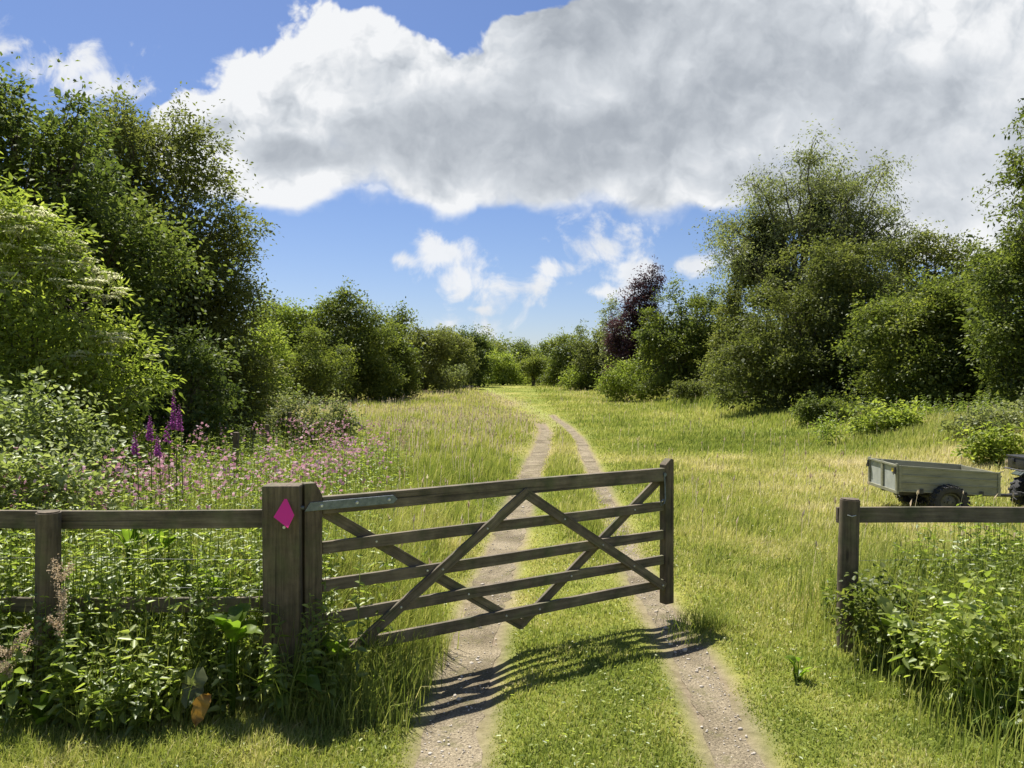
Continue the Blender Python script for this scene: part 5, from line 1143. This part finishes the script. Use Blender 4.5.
wv = N(t, 'ShaderNodeVectorMath', operation='MULTIPLY_ADD'); L(wn.outputs['Color'], wv.inputs[0]); wv.inputs[1].default_value = (0.07, 0.07, 0); wv.inputs[2].default_value = (-0.035, -0.035, 0)
WV = N(t, 'ShaderNodeVectorMath', operation='ADD'); L(UV, WV.inputs[0]); L(wv.outputs[0], WV.inputs[1]); WUV = WV.outputs[0]
def smooth(v, a, b):
    n = N(t, 'ShaderNodeMapRange', interpolation_type='SMOOTHSTEP'); n.inputs[1].default_value = a; n.inputs[2].default_value = b; L(v, n.inputs[0]); return n.outputs[0]
def field(bl, soft):
    """distance-like field of a heap of cloud puffs (1 at the heart, 0 at the rim)"""
    acc = None
    for px, py, rx, ry in bl:
        u, v = (px - CX) / F_PX, (CY - py) / F_PX; ru, rv = rx / F_PX, ry / F_PX
        n = N(t, 'ShaderNodeVectorMath', operation='MULTIPLY_ADD'); L(WUV, n.inputs[0]); n.inputs[1].default_value = (1 / ru, 1 / rv, 0); n.inputs[2].default_value = (-u / ru, -v / rv, 0)
        l = N(t, 'ShaderNodeVectorMath', operation='LENGTH'); L(n.outputs[0], l.inputs[0]); q = l.outputs['Value']
        acc = q if acc is None else mth('SMOOTH_MIN', acc, q, soft)
    return mth('SUBTRACT', 1.0, acc)
big = field([(185, 132, 66, 50), (225, 154, 84, 66), (275, 184, 74, 42), (205, 150, 80, 62), (285, 108, 92, 92), (350, 82, 100, 92), (300, 172, 110, 52), (410, 116, 110, 116), (500, 112, 120, 112), (530, 50, 60, 60), (585, 80, 120, 110), (480, 178, 150, 50), (640, 116, 170, 120), (640, 0, 90, 60), (780, 70, 190, 150), (930, 100, 190, 165), (880, 205, 180, 72), (960, 240, 150, 44), (700, 184, 130, 50), (1100, 120, 220, 170), (1300, 100, 240, 150), (1000, -80, 300, 110), (740, -90, 180, 90)], 0.25)
small = field([(450, 250, 34, 19), (402, 264, 20, 9), (498, 286, 66, 24), (545, 268, 30, 14), (612, 236, 58, 24), (640, 262, 40, 16), (600, 284, 44, 12), (700, 262, 26, 17), (742, 258, 32, 20), (452, 324, 64, 19), (490, 308, 20, 7), (425, 330, 34, 12), (105, 84, 52, 22), (40, 76, 44, 20), (232, 60, 18, 10), (15, 50, 26, 14), (70, 66, 70, 20), (-120, 60, 110, 40), (-300, 180, 120, 60), (-480, 60, 160, 60), (150, -160, 170, 40)], 0.2)
n1 = noise(UV, 7.5, 9, 0.56, (3.1, 1.7, 0), 0.15); n2 = noise(UV, 15.0, 8, 0.6, (8.2, 4.4, 0), 0.3)
nn = mth('SUBTRACT', n1.outputs['Fac'], 0.5); ns_ = mth('SUBTRACT', n2.outputs['Fac'], 0.5)
def puffs(off, scale=6.5):
    mp = N(t, 'ShaderNodeMapping'); mp.inputs['Location'].default_value = off; mp.inputs['Scale'].default_value = (scale, scale, 1); L(WUV2, mp.inputs['Vector'])
    v = N(t, 'ShaderNodeTexVoronoi', voronoi_dimensions='2D', feature='SMOOTH_F1'); v.inputs['Scale'].default_value = 1; v.inputs['Detail'].default_value = 4; v.inputs['Roughness'].default_value = 0.55; v.inputs['Lacunarity'].default_value = 2.1; v.inputs['Smoothness'].default_value = 0.35
    L(mp.outputs[0], v.inputs['Vector']); return v.outputs['Distance']
w2 = noise(UV, 14.0, 4, 0.55, (5.5, 2.2, 0)); wv2 = N(t, 'ShaderNodeVectorMath', operation='MULTIPLY_ADD'); L(w2.outputs['Color'], wv2.inputs[0]); wv2.inputs[1].default_value = (0.05, 0.05, 0); L(WUV, wv2.inputs[2]); WUV2 = wv2.outputs[0]
pf = puffs((2.2, 0.4, 0)); pfb = puffs((2.2 + 0.10, 0.4 - 0.22, 0))
bigc = mth('MULTIPLY_ADD', smooth(big, 0.16, 0.5), 0.55, big)
dB = mth('ADD', mth('ADD', bigc, mth('MULTIPLY_ADD', pf, -0.72, 0.40)), mth('MULTIPLY_ADD', nn, 0.75, mth('MULTIPLY', ns_, 0.45)))
dS = mth('ADD', small, mth('MULTIPLY_ADD', nn, 0.9, mth('MULTIPLY', ns_, 3.8)))
def smooth(v, a, b):
    n = N(t, 'ShaderNodeMapRange', interpolation_type='SMOOTHSTEP'); n.inputs[1].default_value = a; n.inputs[2].default_value = b; L(v, n.inputs[0]); return n.outputs[0]
v_ = N(t, 'ShaderNodeSeparateXYZ'); L(UV, v_.inputs[0])
topm = N(t, 'ShaderNodeMix', data_type='FLOAT'); L(smooth(v_.outputs[1], 0.22, 0.36), topm.inputs['Factor']); L(smooth(dB, -0.16, 0.66), topm.inputs['A']); L(smooth(dB, 0.04, 0.26), topm.inputs['B'])
cB = topm.outputs['Result']; cS = mth('MULTIPLY', smooth(dS, -0.05, 1.0), 0.93)
cov = mth('MAXIMUM', cB, cS)
# relief: the same puffs sampled a little towards the sun
n1b = noise(UV, 7.5, 9, 0.56, (3.1 + 0.14, 1.7 - 0.26, 0), 0.15); n2b = noise(UV, 15.0, 8, 0.6, (8.2 + 0.2, 4.4 - 0.3, 0), 0.3)
rel = mth('MULTIPLY_ADD', mth('SUBTRACT', n1.outputs['Fac'], n1b.outputs['Fac']), 1.5, mth('MULTIPLY', mth('SUBTRACT', n2.outputs['Fac'], n2b.outputs['Fac']), 0.35))
lo = noise(UV, 3.0, 3, 0.5, (1.3, 7.7, 0))
grey = field([(560, 134, 260, 72), (720, 75, 220, 100), (1000, 130, 150, 110), (960, 190, 130, 50), (440, 142, 150, 44), (910, 130, 150, 85), (330, 156, 110, 26), (820, 190, 150, 50), (620, 30, 110, 60)], 0.3)
thick = smooth(mth('ADD', grey, mth('MULTIPLY_ADD', nn, 0.65, mth('MULTIPLY', ns_, 0.15))), -0.30, 0.55)
lum = mth('SUBTRACT', 0.95, mth('MULTIPLY', thick, 0.46))
lum = mth('ADD', lum, mth('MULTIPLY', rel, 0.32))
lum = mth('ADD', lum, mth('MULTIPLY', mth('SUBTRACT', pfb, pf), mth('MULTIPLY_ADD', thick, -0.45, 0.75)))
lum = mth('ADD', lum, mth('MULTIPLY', mth('SUBTRACT', lo.outputs['Fac'], 0.5), 0.45))
lum = mth('ADD', lum, mth('MULTIPLY', smooth(v_.outputs[0], 0.45, 0.68), 0.12))
lumS = mth('ADD', 0.90, mth('MULTIPLY', rel, 0.3))
sel = smooth(mth('SUBTRACT', cB, cS), -0.2, 0.2)
mixl = N(t, 'ShaderNodeMix', data_type='FLOAT'); L(sel, mixl.inputs['Factor']); L(lumS, mixl.inputs['A']); L(lum, mixl.inputs['B'])
ccol = ramp(t, mixl.outputs['Result'], [(0.0, (0.33, 0.365, 0.42)), (0.35, (0.46, 0.50, 0.555)), (0.65, (0.68, 0.72, 0.77)), (0.95, (0.95, 0.965, 0.985))])
bc = N(t, 'ShaderNodeBackground'); bc.inputs[1].default_value = 0.55; L(ccol, bc.inputs[0])
mxs = N(t, 'ShaderNodeMixShader'); L(mth('MULTIPLY', cov, smooth(sx.outputs[2], 0.0, 0.03)), mxs.inputs[0]); L(bs.outputs[0], mxs.inputs[1]); L(bc.outputs[0], mxs.inputs[2])
ow = N(t, 'ShaderNodeOutputWorld'); L(mxs.outputs[0], ow.inputs[0])
w.cycles.sampling_method = 'MANUAL'; w.cycles.sample_map_resolution = 512

sd = Vector((math.sin(SUN_AZ) * math.cos(SUN_EL), math.cos(SUN_AZ) * math.cos(SUN_EL), math.sin(SUN_EL)))
sl = bpy.data.lights.new('sun', 'SUN'); sl.energy = 5.0; sl.angle = R(0.53); sl.color = (1.0, 0.955, 0.88)
so = bpy.data.objects.new('sun', sl); COL.objects.link(so); so.location = sd * 60; so.rotation_euler = sd.to_track_quat('Z', 'Y').to_euler()
cam = bpy.data.cameras.new('camera'); cam.sensor_width = 36; cam.lens = F_PX / 1024 * 36; cam.clip_end = 2000; cam.clip_start = 0.05
cam.shift_y = -(384 - CY) / 1024
co = bpy.data.objects.new('camera', cam); COL.objects.link(co); co.location = (0, 0, CAM_Z); co.rotation_euler = (R(90), 0, 0); sc.camera = co
vs = sc.view_settings; vs.view_transform = 'Standard'; vs.look = 'None'; vs.gamma = 1; vs.use_curve_mapping = False; vs.exposure = 0.80
cy = sc.cycles; cy.max_bounces = 6; cy.diffuse_bounces = 3; cy.glossy_bounces = 2; cy.transmission_bounces = 4; cy.transparent_max_bounces = 4
cy.use_denoising = True; cy.sample_clamp_indirect = 6.0; cy.caustics_reflective = False; cy.caustics_refractive = False
try: cy.denoiser = 'OPENIMAGEDENOISE'; cy.denoising_prefilter = 'ACCURATE'; cy.denoising_input_passes = 'RGB_ALBEDO_NORMAL'
except Exception: pass
